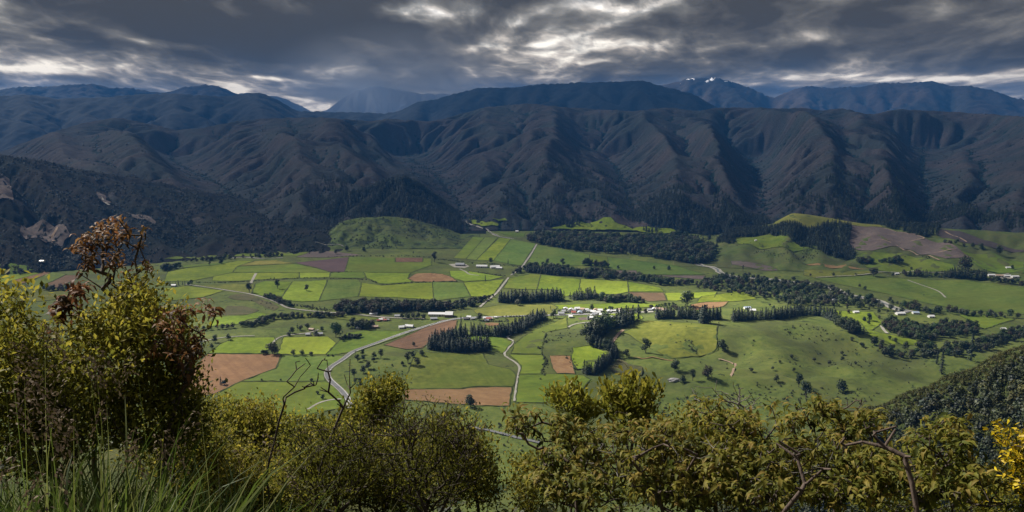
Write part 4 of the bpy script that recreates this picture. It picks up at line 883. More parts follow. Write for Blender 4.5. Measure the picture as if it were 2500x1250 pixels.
def row(kind, z, pts, gap, rows, rgap, h, label, group, jit=2.0, hj=0.22):
    c = world(z, pts)[:, :2]; r = random.Random(len(TREES) + 5)
    seg = np.r_[0, np.cumsum(np.linalg.norm(np.diff(c, axis=0), axis=1))]
    T = np.array([1.0, 0])
    for k in range(rows):
        s = r.random() * gap
        while s < seg[-1]:
            x = np.interp(s, seg, c[:, 0]); y = np.interp(s, seg, c[:, 1]); i = min(max(np.searchsorted(seg, s), 1), len(c) - 1)
            T = (c[i] - c[i - 1]) / (seg[i] - seg[i - 1] + 1e-6)
            o = k * rgap + r.gauss(0, jit * .5)
            x2, y2 = x - T[1] * o + r.gauss(0, jit * .4), y + T[0] * o + r.gauss(0, jit * .4)
            kk = kind if isinstance(kind, str) else r.choice(kind)
            stand(kk, (x2, y2, float(land_z(x2, y2))), h * 0.92 * r.uniform(1 - hj * 1.4, 1 + hj), label, group)
            s += gap * r.uniform(0.75, 1.3)
def inside(px, py, poly):
    c = np.zeros(len(px), bool); n = len(poly); j = n - 1
    for i in range(n):
        xi, yi = poly[i]; xj, yj = poly[j]
        c ^= ((yi > py) != (yj > py)) & (px < (xj - xi) * (py - yi) / (yj - yi + 1e-12) + xi); j = i
    return c
def fill(z, pts, area, seed=0, n_max=6000):
    """random ground points inside a patch given by its outline, one per `area` square metres"""
    w3 = world(z, pts)[:, :2]; r = np.random.default_rng(seed + 100)
    lo, hi = w3.min(0), w3.max(0)
    n = int(min(np.prod(hi - lo) / area, n_max * 4)); q = lo + r.random((n, 2)) * (hi - lo)
    q = q[inside(q[:, 0], q[:, 1], w3)][:n_max]
    return np.c_[q, land_z(q[:, 0], q[:, 1])] if len(q) else np.zeros((0, 3))
def wood(kinds, z, pts, area, h, label, group, seed=0, hj=0.3):
    r = random.Random(seed + 3)
    for p in fill(z, pts, area, seed):
        if any(np.hypot(c[:, 0] - p[0], c[:, 1] - p[1]).min() < w_ * 0.75 for c, w_ in RIVERS): continue
        stand(r.choice(kinds), p, h * r.uniform(1 - hj, 1 + hj), label, group)

# -- single trees, each with its own description
for a in [
 ('oval','A',745,838,84,'dark egg-shaped tree beside the pale side road bend'), ('oval','A',992,804,78,'dark egg-shaped tree alone in the yellow paddock'),
 ('round','A',1245,822,52,'small lopsided tree alone in the lime paddock'), ('oval','A',2360,572,92,'tall dark tree at the hedge end behind the plum paddock'),
 ('round','A',1500,502,44,'round tree on the bare strip below the green hill'), ('round','A',1595,474,46,'tree at the foot of the green hill by the pale track'),
 ('round','A',1745,480,42,'small round tree between the green hill and its hedge'), ('spire','A',1905,462,50,'pointed tree casting shadow below the green hill'),
 ('round','A',500,587,44,'single tree in the strip paddock left of the plum field'), ('round','A',400,597,32,'small tree left of the strip paddock tree'),
 ('poplar','A',1165,1167,66,'slim poplar above the homestead'), ('willow','A',1195,1167,44,'pale thin tree beside the slim poplar'),
 ('round','A',1120,1192,54,'round tree left of the slim poplar'), ('willow','A',1250,1152,46,'pale airy tree behind the homestead'),
 ('round','A',1380,1174,42,'dark round tree at the right end of the homestead'), ('round','A',1325,1212,44,'round tree on the track below the homestead'),
 ('light','A',1500,1228,122,'largest broad bright green tree in the middle distance'), ('poplar','A',1328,1110,28,'small upright tree on the rise above the homestead'),
 ('shrub','A',1090,1216,30,'dark bush at the start of the homestead track'), ('round','A',1555,1252,34,'small round tree below the largest green tree'),
 ('round','D',268,414,60,'left of two round trees on the thin left track'), ('round','D',385,394,52,'right of two round trees on the thin left track'),
 ('round','D',238,470,44,'round bush-like tree beside the dark left conifer'), ('spire','D',155,517,115,'dark conifer at the left edge of the yellow paddock'),
 ('round','D',90,487,62,'tree partly behind the brown-leaved branch on the left'), ('round','D',950,532,54,'largest of three round trees on the green boundary'),
 ('round','D',1027,530,50,'middle of three round trees on the green boundary'), ('shrub','D',1107,532,32,'lowest of three round trees on the green boundary'),
 ('shrub','D',690,522,38,'left bush at the top corner of the large bare field'), ('shrub','D',717,517,32,'second bush at the top corner of the large bare field'),
 ('willow','D',770,520,100,'pale spreading tree at the end of the homestead track'), ('shrub','D',1253,537,17,'tiny bush left on the green boundary'),
 ('shrub','D',1293,540,20,'tiny bush right on the green boundary'), ('round','D',1378,405,44,'small dark tree below the brown copse'),
 ('round','D',1555,522,48,'round tree touching the inside of the road bend'), ('round','D',1510,582,62,'wide tree in the clump inside the road bend'),
 ('round','D',1560,572,50,'second tree in the clump inside the road bend'), ('round','D',1655,552,54,'dark tree on the knoll left of its taller neighbour'),
 ('oval','D',1715,552,80,'tall dark tree on the knoll above the road'), ('round','D',1562,684,66,'lower tree of the leaning pair on the knoll'),
 ('round','D',1605,646,66,'upper tree of the leaning pair on the knoll'), ('shrub','D',1650,582,34,'bush above the leaning pair on the knoll'),
 ('oval','D',1480,724,82,'upright dark tree in the gully beside the road'), ('oval','D',1490,778,56,'tree below the upright one in the gully beside the road'),
 ('round','D',1535,802,54,'lowest tree in the gully beside the road'), ('round','D',2000,447,38,'lone round tree at the edge of the brown ploughed field'),
 ('oval','D',1950,602,108,'tallest tree of the grove below the pine block'), ('willow','D',2030,614,62,'grey tree at the front of the grove below the pine block'),
 ('round','D',2072,532,54,'back tree of the grove below the pine block'), ('round','D',1990,545,54,'middle tree of the grove below the pine block'),
 ('round','D',1902,612,36,'small left tree of the grove below the pine block'), ('spire','D',318,786,72,'small dark conifer standing in the large bare field'),
 ('shrub','D',350,786,38,'low bush beside the conifer in the large bare field'), ('shrub','D',1110,754,24,'small bush on the green paddock fence line'),
 ('shrub','D',840,747,15,'tiny bush midway along the green fence line'), ('shrub','D',675,747,15,'tiny bush at the left of the green fence line'),
 ('shrub','D',1160,868,28,'small bush low on the green paddock'), ('round','D',1208,908,42,'dark bush beside the thin track low on the green paddock'),
 ('round','E',1880,502,118,'big solitary dark tree on the terrace slope'), ('round','E',1712,552,78,'dark tree below the pine row on the right'),
 ('round','E',2135,677,108,'round pine-like tree below the rust red track'), ('round','E',2205,772,66,'lower dark tree beside the grey boulder'),
 ('oval','E',2290,747,96,'taller dark tree above the grey boulder'), ('rust','E',2420,727,108,'broad dark tree right of the grey boulder'),
 ('spire','E',1050,127,34,'small pointed tree in the paddock left of the village'), ('round','E',1075,202,76,'dark tree at the left entrance of the village'),
 ('willow','E',765,92,52,'pale round tree below the middle shelterbelt'), ('round','E',1410,132,50,'round tree just behind the village roofs'),
 ('round','E',430,222,66,'big dark tree at the farm beyond the pine block'), ('spire','E',735,242,46,'pointed tree behind the pine block'),
 ('spire','E',270,297,118,'tall dark conifer at the left corner of the pine block'), ('shrub','E',1190,560,20,'tiny bush beside the turned soil patch'),
 ('round','F',2320,782,130,'dark round tree at the edge of the terrace top'), ('spire','I',1245,405,118,'tall dark conifer on the crest of the near spur'),
 ('spire','I',1218,345,70,'shorter conifer behind the crest of the near spur'), ('oval','I',418,560,105,'dark upright tree low on the rough gully slope'),
 ('oval','I',375,490,80,'dark tree above the upright one on the gully slope'), ('round','I',640,525,70,'solitary rounded bush on the lower gully slope'),
 ('round','I',238,455,40,'small dark tree at the left of the gully slope'), ('spire','I',1425,330,150,'dark conifer in the copse beyond the near spur'),
 ('round','I',1028,255,40,'round tree at the end of the lane below the bushy knoll'), ('round','I',966,215,26,'small round tree on the bright flat below the bushy knoll'),
 ('round','I',805,85,44,'round tree at the lane beside the bushy knoll'), ('round','I',775,85,24,'small tree left of the lane beside the bushy knoll'),
 ('oval','C',1320,945,48,'upright tree on the paddock right of the shelterbelt'), ('round','C',1282,948,28,'small tree left of the upright paddock tree'),
 ('round','C',1315,980,34,'small round tree below the upright paddock tree'), ('poplar','C',355,572,55,'slim poplar beyond the river on the right'),
 ('willow','C',1350,612,62,'grey spreading tree beside the long pale lane'), ('round','C',1500,612,30,'dark bush at the left end of the right shelterbelt'),
 ('round','C',1045,607,26,'round bush left of the pale lane yard'), ('rust','C',2050,560,90,'brown tree mass behind the right shelterbelt'),
 ('round','C',2410,560,32,'dark round tree far right beyond the flat'), ('round','C',2310,440,55,'dark tree on the slope right of the felled strip'),
 ('round','C',2175,410,46,'bushy tree under the dark felled strip'), ('round','C',2105,390,32,'small tree at the foot of the dark felled strip'),
 ('round','B',1640,635,36,'round tree at the top of the bare strip beside the river'), ('round','B',1952,635,30,'left small tree on the deep green river paddock'),
 ('round','B',2082,640,36,'right small tree on the deep green river paddock'), ('light','B',2240,960,130,'tall bright tree at the right end of the village'),
 ('round','B',530,578,46,'round tree in the hedge below the striped paddocks'), ('spire','B',680,590,45,'pointed tree in the hedge below the striped paddocks'),
 ('spire','B',482,740,55,'small pointed tree beside the salmon turned soil'), ('round','B',1022,590,50,'round tree left above the river shelterbelt'),
 ('round','B',1155,600,60,'wide tree above the river shelterbelt'), ('round','P',1148,994,30,'dark pine-like tree at the edge of the nearest bare field'),
]: px_tree(*a)
# -- shelterbelts and pine blocks
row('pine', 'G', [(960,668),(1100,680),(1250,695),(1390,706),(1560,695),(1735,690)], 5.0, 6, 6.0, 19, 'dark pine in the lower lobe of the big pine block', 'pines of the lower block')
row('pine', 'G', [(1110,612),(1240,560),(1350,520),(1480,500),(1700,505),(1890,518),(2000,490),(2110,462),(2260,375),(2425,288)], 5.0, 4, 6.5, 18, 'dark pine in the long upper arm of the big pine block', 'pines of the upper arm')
row('pine', 'E', [(1340,694),(1400,698),(1460,690),(1510,650),(1560,612),(1605,565),(1625,520)], 5.0, 2, 4.5, 19, 'dark pine in the bent row beside the yellow paddock', 'pines of the bent row')
row(['pine', 'round'], 'E', [(1625,515),(1590,480),(1540,462),(1490,455),(1430,440),(1385,428)], 6.0, 2, 6, 18, 'dark tree in the bent row climbing to the tall pines', 'trees of the climbing row')
row(['pine', 'round', 'pine', 'light'], 'E', [(1420,410),(1470,385),(1520,350),(1560,300),(1590,290)], 8.0, 3, 8, 27, 'tall ragged tree in the clump in front of the village', 'tall trees before the village')
row('pine', 'E', [(1685,285),(1720,265),(1770,240),(1825,228)], 8.0, 3, 8, 28, 'tall pine in the dark clump right of the village', 'tall pines beside the village')
row('pine', 'B', [(600,925),(700,925),(820,925),(960,920),(1100,912),(1165,900)], 6.0, 3, 6, 25, 'dark pine in the belt beside the pale road', 'pines of the middle belt')
row('pine', 'B', [(1250,905),(1330,895),(1400,890),(1460,880)], 7.0, 3, 7, 22, 'dark pine in the ragged belt behind the village', 'pines of the ragged belt')
row('pine', 'B', [(838,662),(950,672),(1080,685),(1200,692),(1310,698)], 6.5, 2, 6, 19, 'dark pine in the clipped belt by the river', 'pines of the river belt')
row('pine', 'E', [(1980,215),(2050,208),(2150,205),(2250,210),(2350,215),(2450,215),(2540,218)], 5.5, 3, 6, 21, 'dark pine in the long shelterbelt along the terrace', 'pines of the terrace belt')
row('pine', 'C', [(280,952),(400,945),(520,935),(640,938),(760,920),(840,905),(960,915),(1040,950)], 6.0, 3, 6, 19, 'dark pine in the far end of the terrace belt', 'pines of the far terrace belt')
row(['pine', 'round', 'round'], 'C', [(1050,960),(1100,1000),(1150,1035),(1200,1050),(1250,1052)], 8, 4, 8, 15, 'dark tree on the drop at the end of the terrace belt', 'trees on the terrace drop')
row('pine', 'E', [(2350,245),(2390,255),(2430,250)], 7, 2, 7, 30, 'tall ragged pine rising out of the terrace belt', 'tall pines in the terrace belt')
row(['pine', 'round'], 'C', [(1560,605),(1680,608),(1800,612),(1880,618)], 9, 2, 7, 14, 'dark tree in the left half of the right shelterbelt', 'trees of the right belt')
row('pine', 'C', [(1880,622),(2000,625),(2120,632),(2210,640)], 7, 3, 7, 22, 'dark pine in the tall right shelterbelt', 'pines of the right belt')
row('round', 'C', [(2220,645),(2330,655),(2450,672),(2540,690)], 9, 2, 7, 11, 'dark tree trailing off the right shelterbelt', 'trees of the right belt end')
row('round', 'C', [(1240,512),(1300,515),(1360,515)], 8, 3, 8, 13, 'dark tree in the left clump below the felled slope', 'left clump below the felled slope')
row('round', 'C', [(1395,508),(1490,512),(1585,508)], 9, 2, 8, 13, 'dark umbrella tree in the right clump below the felled slope', 'right clump below the felled slope')
row(['round', 'round', 'rust'], 'A', [(1590,1145),(1650,1150),(1720,1155),(1790,1160)], 8, 3, 9, 14, 'brown-green tree in the copse around the barn', 'trees of the barn copse')
row('shrub', 'A', [(1580,1238),(1640,1240),(1700,1243)], 5, 3, 5, 6, 'low dark bush in the hedge beside the largest green tree', 'bushes by the largest tree')
row(['round', 'rust'], 'A', [(2060,1062),(2120,1068),(2190,1065),(2280,1068)], 9, 2, 8, 11, 'tree along the road before the long shed', 'trees before the long shed')
row(['round', 'willow'], 'A', [(290,1170),(420,1160),(560,1150),(640,1140)], 9, 1, 6, 9, 'tree in the thin left hedge below the sunlit paddock', 'trees of the left hedge')
row(['round', 'willow', 'rust'], 'A', [(660,1130),(740,1135),(840,1125),(900,1085),(990,1070),(1060,1068),(1120,1062),(1220,1055)], 7, 2, 8, 10, 'tree in the grey-green hedge above the homestead', 'trees of the upper hedge')
row('round', 'A', [(1255,1055),(1390,1055),(1420,1055),(1580,1045)], 7, 2, 7, 10, 'dark tree in the hedge by the curving pale road', 'trees of the road hedge')
row('round', 'A', [(870,880),(950,905),(1020,935),(1090,962)], 7, 2, 6, 10, 'dark tree in the hedge along the terrace bank', 'trees of the bank hedge')
row('round', 'A', [(0,648),(60,640),(150,622)], 8, 3, 9, 13, 'dark tree in the clump behind the brown-leaved shrub', 'trees behind the brown shrub')
row(['round', 'spire'], 'A', [(0,775),(80,778),(160,776),(230,775)], 9, 2, 8, 11, 'tree around the small white farmhouse on the left', 'trees of the left farmhouse')
row('round', 'H', [(330,710),(380,722),(440,718),(560,712)], 9, 2, 8, 12, 'dark tree below the left striped paddocks', 'trees below the left stripes')
row('round', 'B', [(1320,600),(1400,605),(1470,610),(1545,625)], 9, 2, 9, 17, 'rounded tree in the willow row above the bare strip', 'rounded trees above the bare strip')
row(['light', 'round', 'willow'], 'B', [(1440,900),(1500,905),(1560,925),(1620,920),(1680,905),(1740,920),(1800,930),(1880,925)], 8, 2, 8, 14, 'leafy tree in the grove behind the bright paddock', 'trees behind the bright paddock')
row(['round', 'light', 'willow'], 'F', [(1400,280),(1460,275),(1540,262),(1620,245),(1700,240),(1760,290),(1840,300)], 8, 1, 8, 9, 'garden tree among the houses at the right of the village', 'village garden trees on the right')
row(['round', 'light'], 'F', [(870,300),(930,300),(1000,305),(1060,300),(1130,330),(1250,335),(1330,330),(1390,330)], 8, 1, 8, 9, 'garden tree among the middle houses of the village', 'village garden trees in the middle')
row('round', 'F', [(310,320),(380,300),(520,300),(640,310),(720,330)], 13, 1, 8, 6, 'garden tree among the left houses of the village', 'village garden trees on the left')
row('round', 'I', [(1000,110),(1050,125),(1120,150),(1180,160)], 8, 3, 9, 9, 'dark tree on the bushy knoll', 'trees of the bushy knoll')
row('round', 'C', [(1900,350),(1950,360),(2020,375),(2080,380)], 14, 1, 8, 11, 'dark tree in the scattered line right of the felled slope', 'scattered trees right of the felled slope')
for k, (x, y, h) in enumerate([(960,868,18),(1050,858,18),(1150,862,20),(1160,892,28),(1145,930,18),(1392,888,30),(1460,890,26),(590,858,26),(560,838,24),(1395,930,22),(1245,690,22),(1285,712,28),(870,605,18),(1215,600,18),(1640,560,22)]):
    px_tree('round', 'C', x, y, h, 'small dark tree dotted over the paddocks beside the river trees', 'scattered riverside paddock trees')
for x, y, h in [(700,205,14),(760,245,18),(880,225,16),(930,195,12),(560,350,16),(640,290,14),(720,350,12),(88,395,16),(215,380,12),(345,390,12),(640,325,14),(330,310,14),(470,330,14),(260,340,10)]:
    px_tree('shrub', 'I', x, y, h * 1.4, 'low dark bush dotted on the rough gully slope', 'bushes of the gully slope')

# -- woods along river and creek
wood(['round', 'round', 'rust', 'pine'], 'A', [(1460,985),(1600,950),(1900,945),(2200,945),(2380,960),(2500,985),(2300,1005),(1950,1010),(1650,1020)], 45, 13, 'tree in the creek-side wood', 'trees of the creek wood', 1)
wood(['round', 'rust', 'willow'], 'A', [(1560,1025),(1640,1000),(1950,1000),(2000,1020),(1850,1030),(1650,1030)], 60, 11, 'tree in the front edge of the creek wood', 'front trees of the creek wood', 2)
wood(['round', 'shrub'], 'B', [(0,950),(250,930),(480,890),(560,870),(440,930),(400,960),(250,985),(0,985)], 70, 8, 'creek scrub tree below the square dark paddock', 'creek scrub trees', 3)
wood(['round', 'pine', 'light', 'willow', 'rust'], 'B', [(840,370),(1000,330),(1300,350),(1900,370),(2200,350),(2500,450),(2500,540),(2350,600),(2100,560),(1700,510),(1300,480),(1080,440),(900,410)], 120, 15, 'tree in the dense wood along the river', 'trees of the river wood', 4, 0.45)
wood(['round', 'light', 'willow'], 'B', [(700,695),(760,660),(830,640),(850,612),(1000,615),(1310,655),(1560,665),(1700,690),(2000,730),(2490,775),(2000,775),(1750,735),(1400,725),(1320,705),(830,655)], 80, 11, 'tree in the riverside strip behind the middle paddocks', 'trees of the riverside strip', 5)
wood(['round', 'willow', 'light', 'rust', 'round'], 'C', [(0,660),(200,615),(400,610),(900,660),(1150,735),(1450,795),(1800,865),(2500,930),(2400,935),(1900,905),(1500,885),(1000,835),(700,835),(500,785),(300,745),(0,700)], 125, 9.5, 'tree in the belt along the right river bank', 'trees of the right river bank', 6, 0.45)
wood(['round', 'round', 'rust'], 'C', [(1400,985),(1500,955),(1750,1015),(1900,965),(2140,990),(2150,1050),(1800,1100),(1700,1110),(1500,1060)], 60, 10, 'tree of the bush on the low knoll', 'trees of the low knoll', 7)
wood(['round', 'shrub', 'round'], 'C', [(1280,1090),(1500,1170),(1650,1205),(1700,1160),(2100,1130),(2300,1070),(2500,990),(2500,1080),(2100,1200),(1700,1250),(1450,1225)], 80, 9, 'tree of the bush along the lower gully', 'trees of the lower gully', 8)
wood(['round', 'shrub', 'willow'], 'A', [(150,560),(500,535),(800,525),(1000,512),(1120,515),(900,532),(600,552),(170,575)], 120, 8, 'tree in the far left river scrub', 'trees of the left river scrub', 9)

def side_words():
    """where in its row or wood each grouped tree stands, so that alike trees can be told apart"""
    by = {}
    for i, t in enumerate(TREES):
        if t[6]: by.setdefault(t[6], []).append(i)
    for g, ids in by.items():
        if len(ids) < 4: continue
        a = np.argsort(np.argsort([TREES[i][1] / TREES[i][2] for i in ids])) / len(ids); d = np.argsort(np.argsort([math.hypot(TREES[i][1], TREES[i][2]) for i in ids])) / len(ids)
        hh = np.argsort(np.argsort([TREES[i][4] for i in ids])) / len(ids)
        for k, i in enumerate(ids):
            w1 = ('left end', 'left of middle', 'middle', 'right of middle', 'right end')[int(a[k] * 5)]; w2 = 'front' if d[k] < 0.5 else 'back'; w3 = 'tall ' if hh[k] > 0.66 else 'short ' if hh[k] < 0.33 else ''
            t = list(TREES[i]); kw = {'willow': 'greyish ', 'rust': 'brownish ', 'light': 'bright green ', 'pine': '' if 'pine' in t[5] else 'pointed '}.get(t[0], '')
            lab = w3 + kw + t[5] + ', ' + w1 + ', ' + w2; t[5] = lab if len(lab.split()) <= 16 else (kw + t[5] + ', ' + w1 + ', ' + w2 if len((kw + t[5] + w1).split()) <= 14 else t[5] + ', ' + w1); TREES[i] = tuple(t)
side_words()
ORDER = sorted(range(len(TREES)), key=lambda i: -TREES[i][4] / math.hypot(TREES[i][1], TREES[i][2]))
count = {}; REST = []
NEXT = {k: 0 for k in KIND}
PROTO = {}
def place_tree(kind, x, y, z, h, label, group, name=None):
    v = NEXT[kind] % len(KIND[kind]); NEXT[kind] += 1
    tr, cr = KIND[kind][v]
    e = empty(name or NAME[kind], (x, y, z - 0.1), random.random() * 6.28); s = h / KH[kind]
    e.scale = (s * random.uniform(.92, 1.08), s * random.uniform(.92, 1.08), s)
    for nm, me in (('trunk', tr), ('crown', cr)):
        o = bpy.data.objects.new(nm, me); COL.objects.link(o); o.parent = e
        if nm == 'crown' and (kind, v) not in PROTO: PROTO[(kind, v)] = o
    tag(e, label, 'shrub' if kind == 'shrub' else 'tree', group)
    return e
for i in ORDER:
    kind, x, y, z, h, label, group = TREES[i]; nm = NAME[kind]
    if group and count.get(nm, 0) >= 290: REST.append(TREES[i]); continue
    count[nm] = count.get(nm, 0) + 1
    place_tree(kind, x, y, z, h, label, group)
print('trees', len(TREES), count, 'rest', len(REST))

# -- masses of vegetation nobody could count: one object each, instanced on points
def scatter(name, pts, scale, protos, label, seed=0):
    r = np.random.default_rng(seed + 50); n = len(pts)
    me = bpy.data.meshes.new(name); me.vertices.add(n); me.vertices.foreach_set('co', np.asarray(pts, np.float32).ravel())
    for an, av, ty in (('scl', scale, 'FLOAT'), ('rot', r.random(n) * 6.28, 'FLOAT')):
        a = me.attributes.new(an, ty, 'POINT'); a.data.foreach_set('value', np.asarray(av, np.float32))
    a = me.attributes.new('var', 'INT', 'POINT'); a.data.foreach_set('value', r.integers(0, len(protos), n).astype(np.int32))
    o = bpy.data.objects.new(name, me); COL.objects.link(o)
    g = bpy.data.node_groups.new(name, 'GeometryNodeTree')
    g.interface.new_socket('Geometry', in_out='INPUT', socket_type='NodeSocketGeometry'); g.interface.new_socket('Geometry', in_out='OUTPUT', socket_type='NodeSocketGeometry')
    N = g.nodes; L = g.links
    gi_ = N.new('NodeGroupInput'); go = N.new('NodeGroupOutput'); iop = N.new('GeometryNodeInstanceOnPoints')
    g2i = N.new('GeometryNodeGeometryToInstance')
    for p in reversed(protos):
        oi = N.new('GeometryNodeObjectInfo'); oi.transform_space = 'ORIGINAL'; oi.inputs['Object'].default_value = p
        L.new(oi.outputs['Geometry'], g2i.inputs[0])
    def attr(nm, ty):
        q = N.new('GeometryNodeInputNamedAttribute'); q.data_type = ty; q.inputs['Name'].default_value = nm
        return [s for s in q.outputs if s.enabled and s.name == 'Attribute'][0]
    cx = N.new('ShaderNodeCombineXYZ'); L.new(attr('rot', 'FLOAT'), cx.inputs['Z'])
    L.new(gi_.outputs[0], iop.inputs['Points']); L.new(g2i.outputs[0], iop.inputs['Instance'])
    iop.inputs['Pick Instance'].default_value = True
    L.new(attr('var', 'INT'), iop.inputs['Instance Index']); L.new(cx.outputs[0], iop.inputs['Rotation']); L.new(attr('scl', 'FLOAT'), iop.inputs['Scale'])
    L.new(iop.outputs[0], go.inputs[0])
    md = o.modifiers.new('scatter', 'NODES'); md.node_group = g
    tag(o, label, kind='stuff'); return o
def protos_of(*keys): return [PROTO[k] for k in PROTO if k[0] in keys]
rp = [t for t in REST if NAME[t[0]] == 'pine_tree']; rb = [t for t in REST if NAME[t[0]] != 'pine_tree']
if rp: scatter('pine_woodland', [t[1:4] for t in rp], [t[4] / 20. for t in rp], protos_of('pine'), 'dark pines of the more distant shelterbelts read as one mass', 1)
if rb: scatter('riverside_woodland', [t[1:4] for t in rb], [t[4] / 12. for t in rb], protos_of('round', 'willow', 'light', 'rust'), 'far riverside and creek trees read as one mass', 2)
# clumps of scrub: a few stand as shrubs of their own and lend their shape to the masses
CL = {}
for key, mat in (('scrub', 'scrub'), ('gold', 'gold'), ('hill', 'hillscrub')):
    CL[key] = []
    for k in range(4):
        px_, py_ = {'scrub': [(1700, 985), (1560, 985), (1745, 968), (1640, 1010)], 'gold': [(2260, 948), (2335, 918), (2190, 975), (2405, 890)], 'hill': [(560, 575), (640, 580), (700, 560), (500, 560)]}[key][k]
        p = hit(px_, py_)[0]
        e = empty('scrub_bush', (p[0], p[1], p[2] - .1)); tag(e, {'scrub': 'small dark scrub bush at the foot of the gully slope', 'gold': 'small yellow-green scrub bush on the crest of the near spur', 'hill': 'dark scrub bush at the foot of the left hill'}[key], 'bush', {'scrub': 'bushes at the gully foot', 'gold': 'bushes on the spur crest', 'hill': 'bushes at the left hill foot'}[key])
        o = bpy.data.objects.new('foliage', clump_mesh(200 + k + (10 if key == 'gold' else 0), M[mat], 90, 3.2, 4.0, 0.42)); COL.objects.link(o); o.parent = e; CL[key].append(o)
def near_mask(P, gul, r, keep): return r.random(len(P)) < keep(gul)
def on_land(L, gul, n, seed, keep, amin=None, amax=None):
    r = np.random.default_rng(seed); u = r.random(n) * (len(L.az) - 1); v = r.random(n) ** 1.0 * (len(L.d) - 1)
    i, j = u.astype(int), v.astype(int)
    az = np.interp(u, np.arange(len(L.az)), L.az); d = np.interp(v, np.arange(len(L.d)), L.d)
    x, y = d * np.sin(az), d * np.cos(az); z = L(x, y)
    nz = fbm(x / 240.0, y / 240.0, 3)
    k = (r.random(n) < keep(gul[j, i], nz, z)) & (z > ground_z(x, y) + 1)
    return np.c_[x, y, z][k]
r_ = np.random.default_rng(77)
P = on_land(MID, mid_g, 80000, 1, lambda g, nz, z: np.clip(0.05 + 1.0 * (g - 0.25) + 0.35 * nz + 0.35 * (z < 110), 0.02, 1))
scatter('hill_scrub', P, r_.uniform(1.0, 2.6, len(P)), CL['hill'], 'dark scrub and trees filling the gullies of the brown range', 3)
P = on_land(LEFT, left_g, 26000, 2, lambda g, nz, z: np.clip(0.35 + 0.5 * g + 0.5 * nz, 0.05, 1))
scatter('left_hill_scrub', P, r_.uniform(0.9, 2.2, len(P)), CL['hill'], 'dense dark scrub covering the left hill', 4)
P = on_land(PINE, pine_g, 13000, 3, lambda g, nz, z: 1.0 + 0 * g)
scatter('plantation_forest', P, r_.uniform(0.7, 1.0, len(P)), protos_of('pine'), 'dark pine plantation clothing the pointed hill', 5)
P = on_land(GREEN, green_g, 5200, 4, lambda g, nz, z: np.clip(0.16 + 0.5 * nz + 0.3 * g, 0, 1))
scatter('green_hill_scrub', P, r_.uniform(0.5, 1.4, len(P)), CL['scrub'], 'low scrub speckling the round green hill', 6)
pl = [fill('C', q, 42, s) for s, q in enumerate([
    [(150,350),(300,262),(560,238),(720,212),(900,255),(1000,300),(1180,420),(1220,470),(1060,470),(900,402),(730,332),(560,290),(310,312),(290,360),(160,365)],
    [(900,255),(1010,205),(1120,212),(1185,225),(1160,380),(1220,450),(1000,300)]])]
P = np.concatenate(pl)
scatter('terrace_forest', P, r_.uniform(0.65, 0.9, len(P)), protos_of('pine'), 'dark pine block wrapped round the foothill beyond the river', 7)
pl = [fill('C', [(60,150),(300,90),(520,160),(560,200),(330,250),(150,290),(20,300),(0,200)], 60, 31), fill('C', [(1150,150),(1300,140),(1700,170),(1860,230),(1850,300),(1700,300),(1430,225),(1200,175)], 60, 32),
      fill('C', [(1860,30),(2100,80),(2500,150),(2500,260),(2150,210),(1900,200),(1750,150)], 90, 33), fill('B', [(1500,120),(1900,60),(2500,150),(2500,330),(2200,320),(1900,250),(1700,150)], 70, 34),
      fill('B', [(960,210),(1050,190),(1180,200),(1350,230),(1300,270),(1000,250)], 70, 35)]
for k_, q_ in enumerate([[(1180,500),(1290,440),(1420,400),(1520,440),(1500,520),(1400,545),(1250,535)], [(1500,440),(1700,470),(1850,540),(1780,590),(1560,560),(1480,500)], [(1060,520),(1200,480),(1180,545),(1110,545)], [(1900,470),(2100,430),(2250,480),(2300,540),(2050,530),(1920,520)], [(750,490),(850,470),(900,440),(820,430),(700,470)]]):
    f_ = fill('P', q_, 160, 80 + k_); pl.append(f_[fbm(f_[:, 0] / 160., f_[:, 1] / 160., 3) > 0.12])
P = np.concatenate(pl)
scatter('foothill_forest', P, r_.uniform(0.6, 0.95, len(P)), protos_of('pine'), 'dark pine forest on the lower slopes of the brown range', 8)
# bush-clad near spur and hillside
az_ = r_.uniform(sp_az[0] - 0.02, 0.62, 30000); dd_ = r_.uniform(300, 720, 30000)
x_, y_ = dd_ * np.sin(az_), dd_ * np.cos(az_); zz_ = HILL(x_, y_); ok = zz_ > ground_z(x_, y_) + 2
cdd = np.interp(az_, sp_az, sp_d); r2_ = r_.random(len(x_))
crest = ok & (dd_ > cdd - 18) & (dd_ < cdd + 40); face = ok & ~crest & (r2_ < 0.62)
P = np.c_[x_, y_, zz_]
scatter('spur_scrub', P[face], 0.4 + 1.7 * r_.random(face.sum()) ** 2.2, CL['scrub'] + CL['gold'][:2] + CL['hill'][:2], 'dense dark bush on the face of the near spur', 9)
scatter('spur_crest_scrub', P[crest], r_.uniform(0.35, 0.8, crest.sum()), CL['gold'], 'sunlit yellow-green scrub along the crest of the near spur', 10)  # crest gets only the lighter yellow-green scrub, sunlit tone in its colour
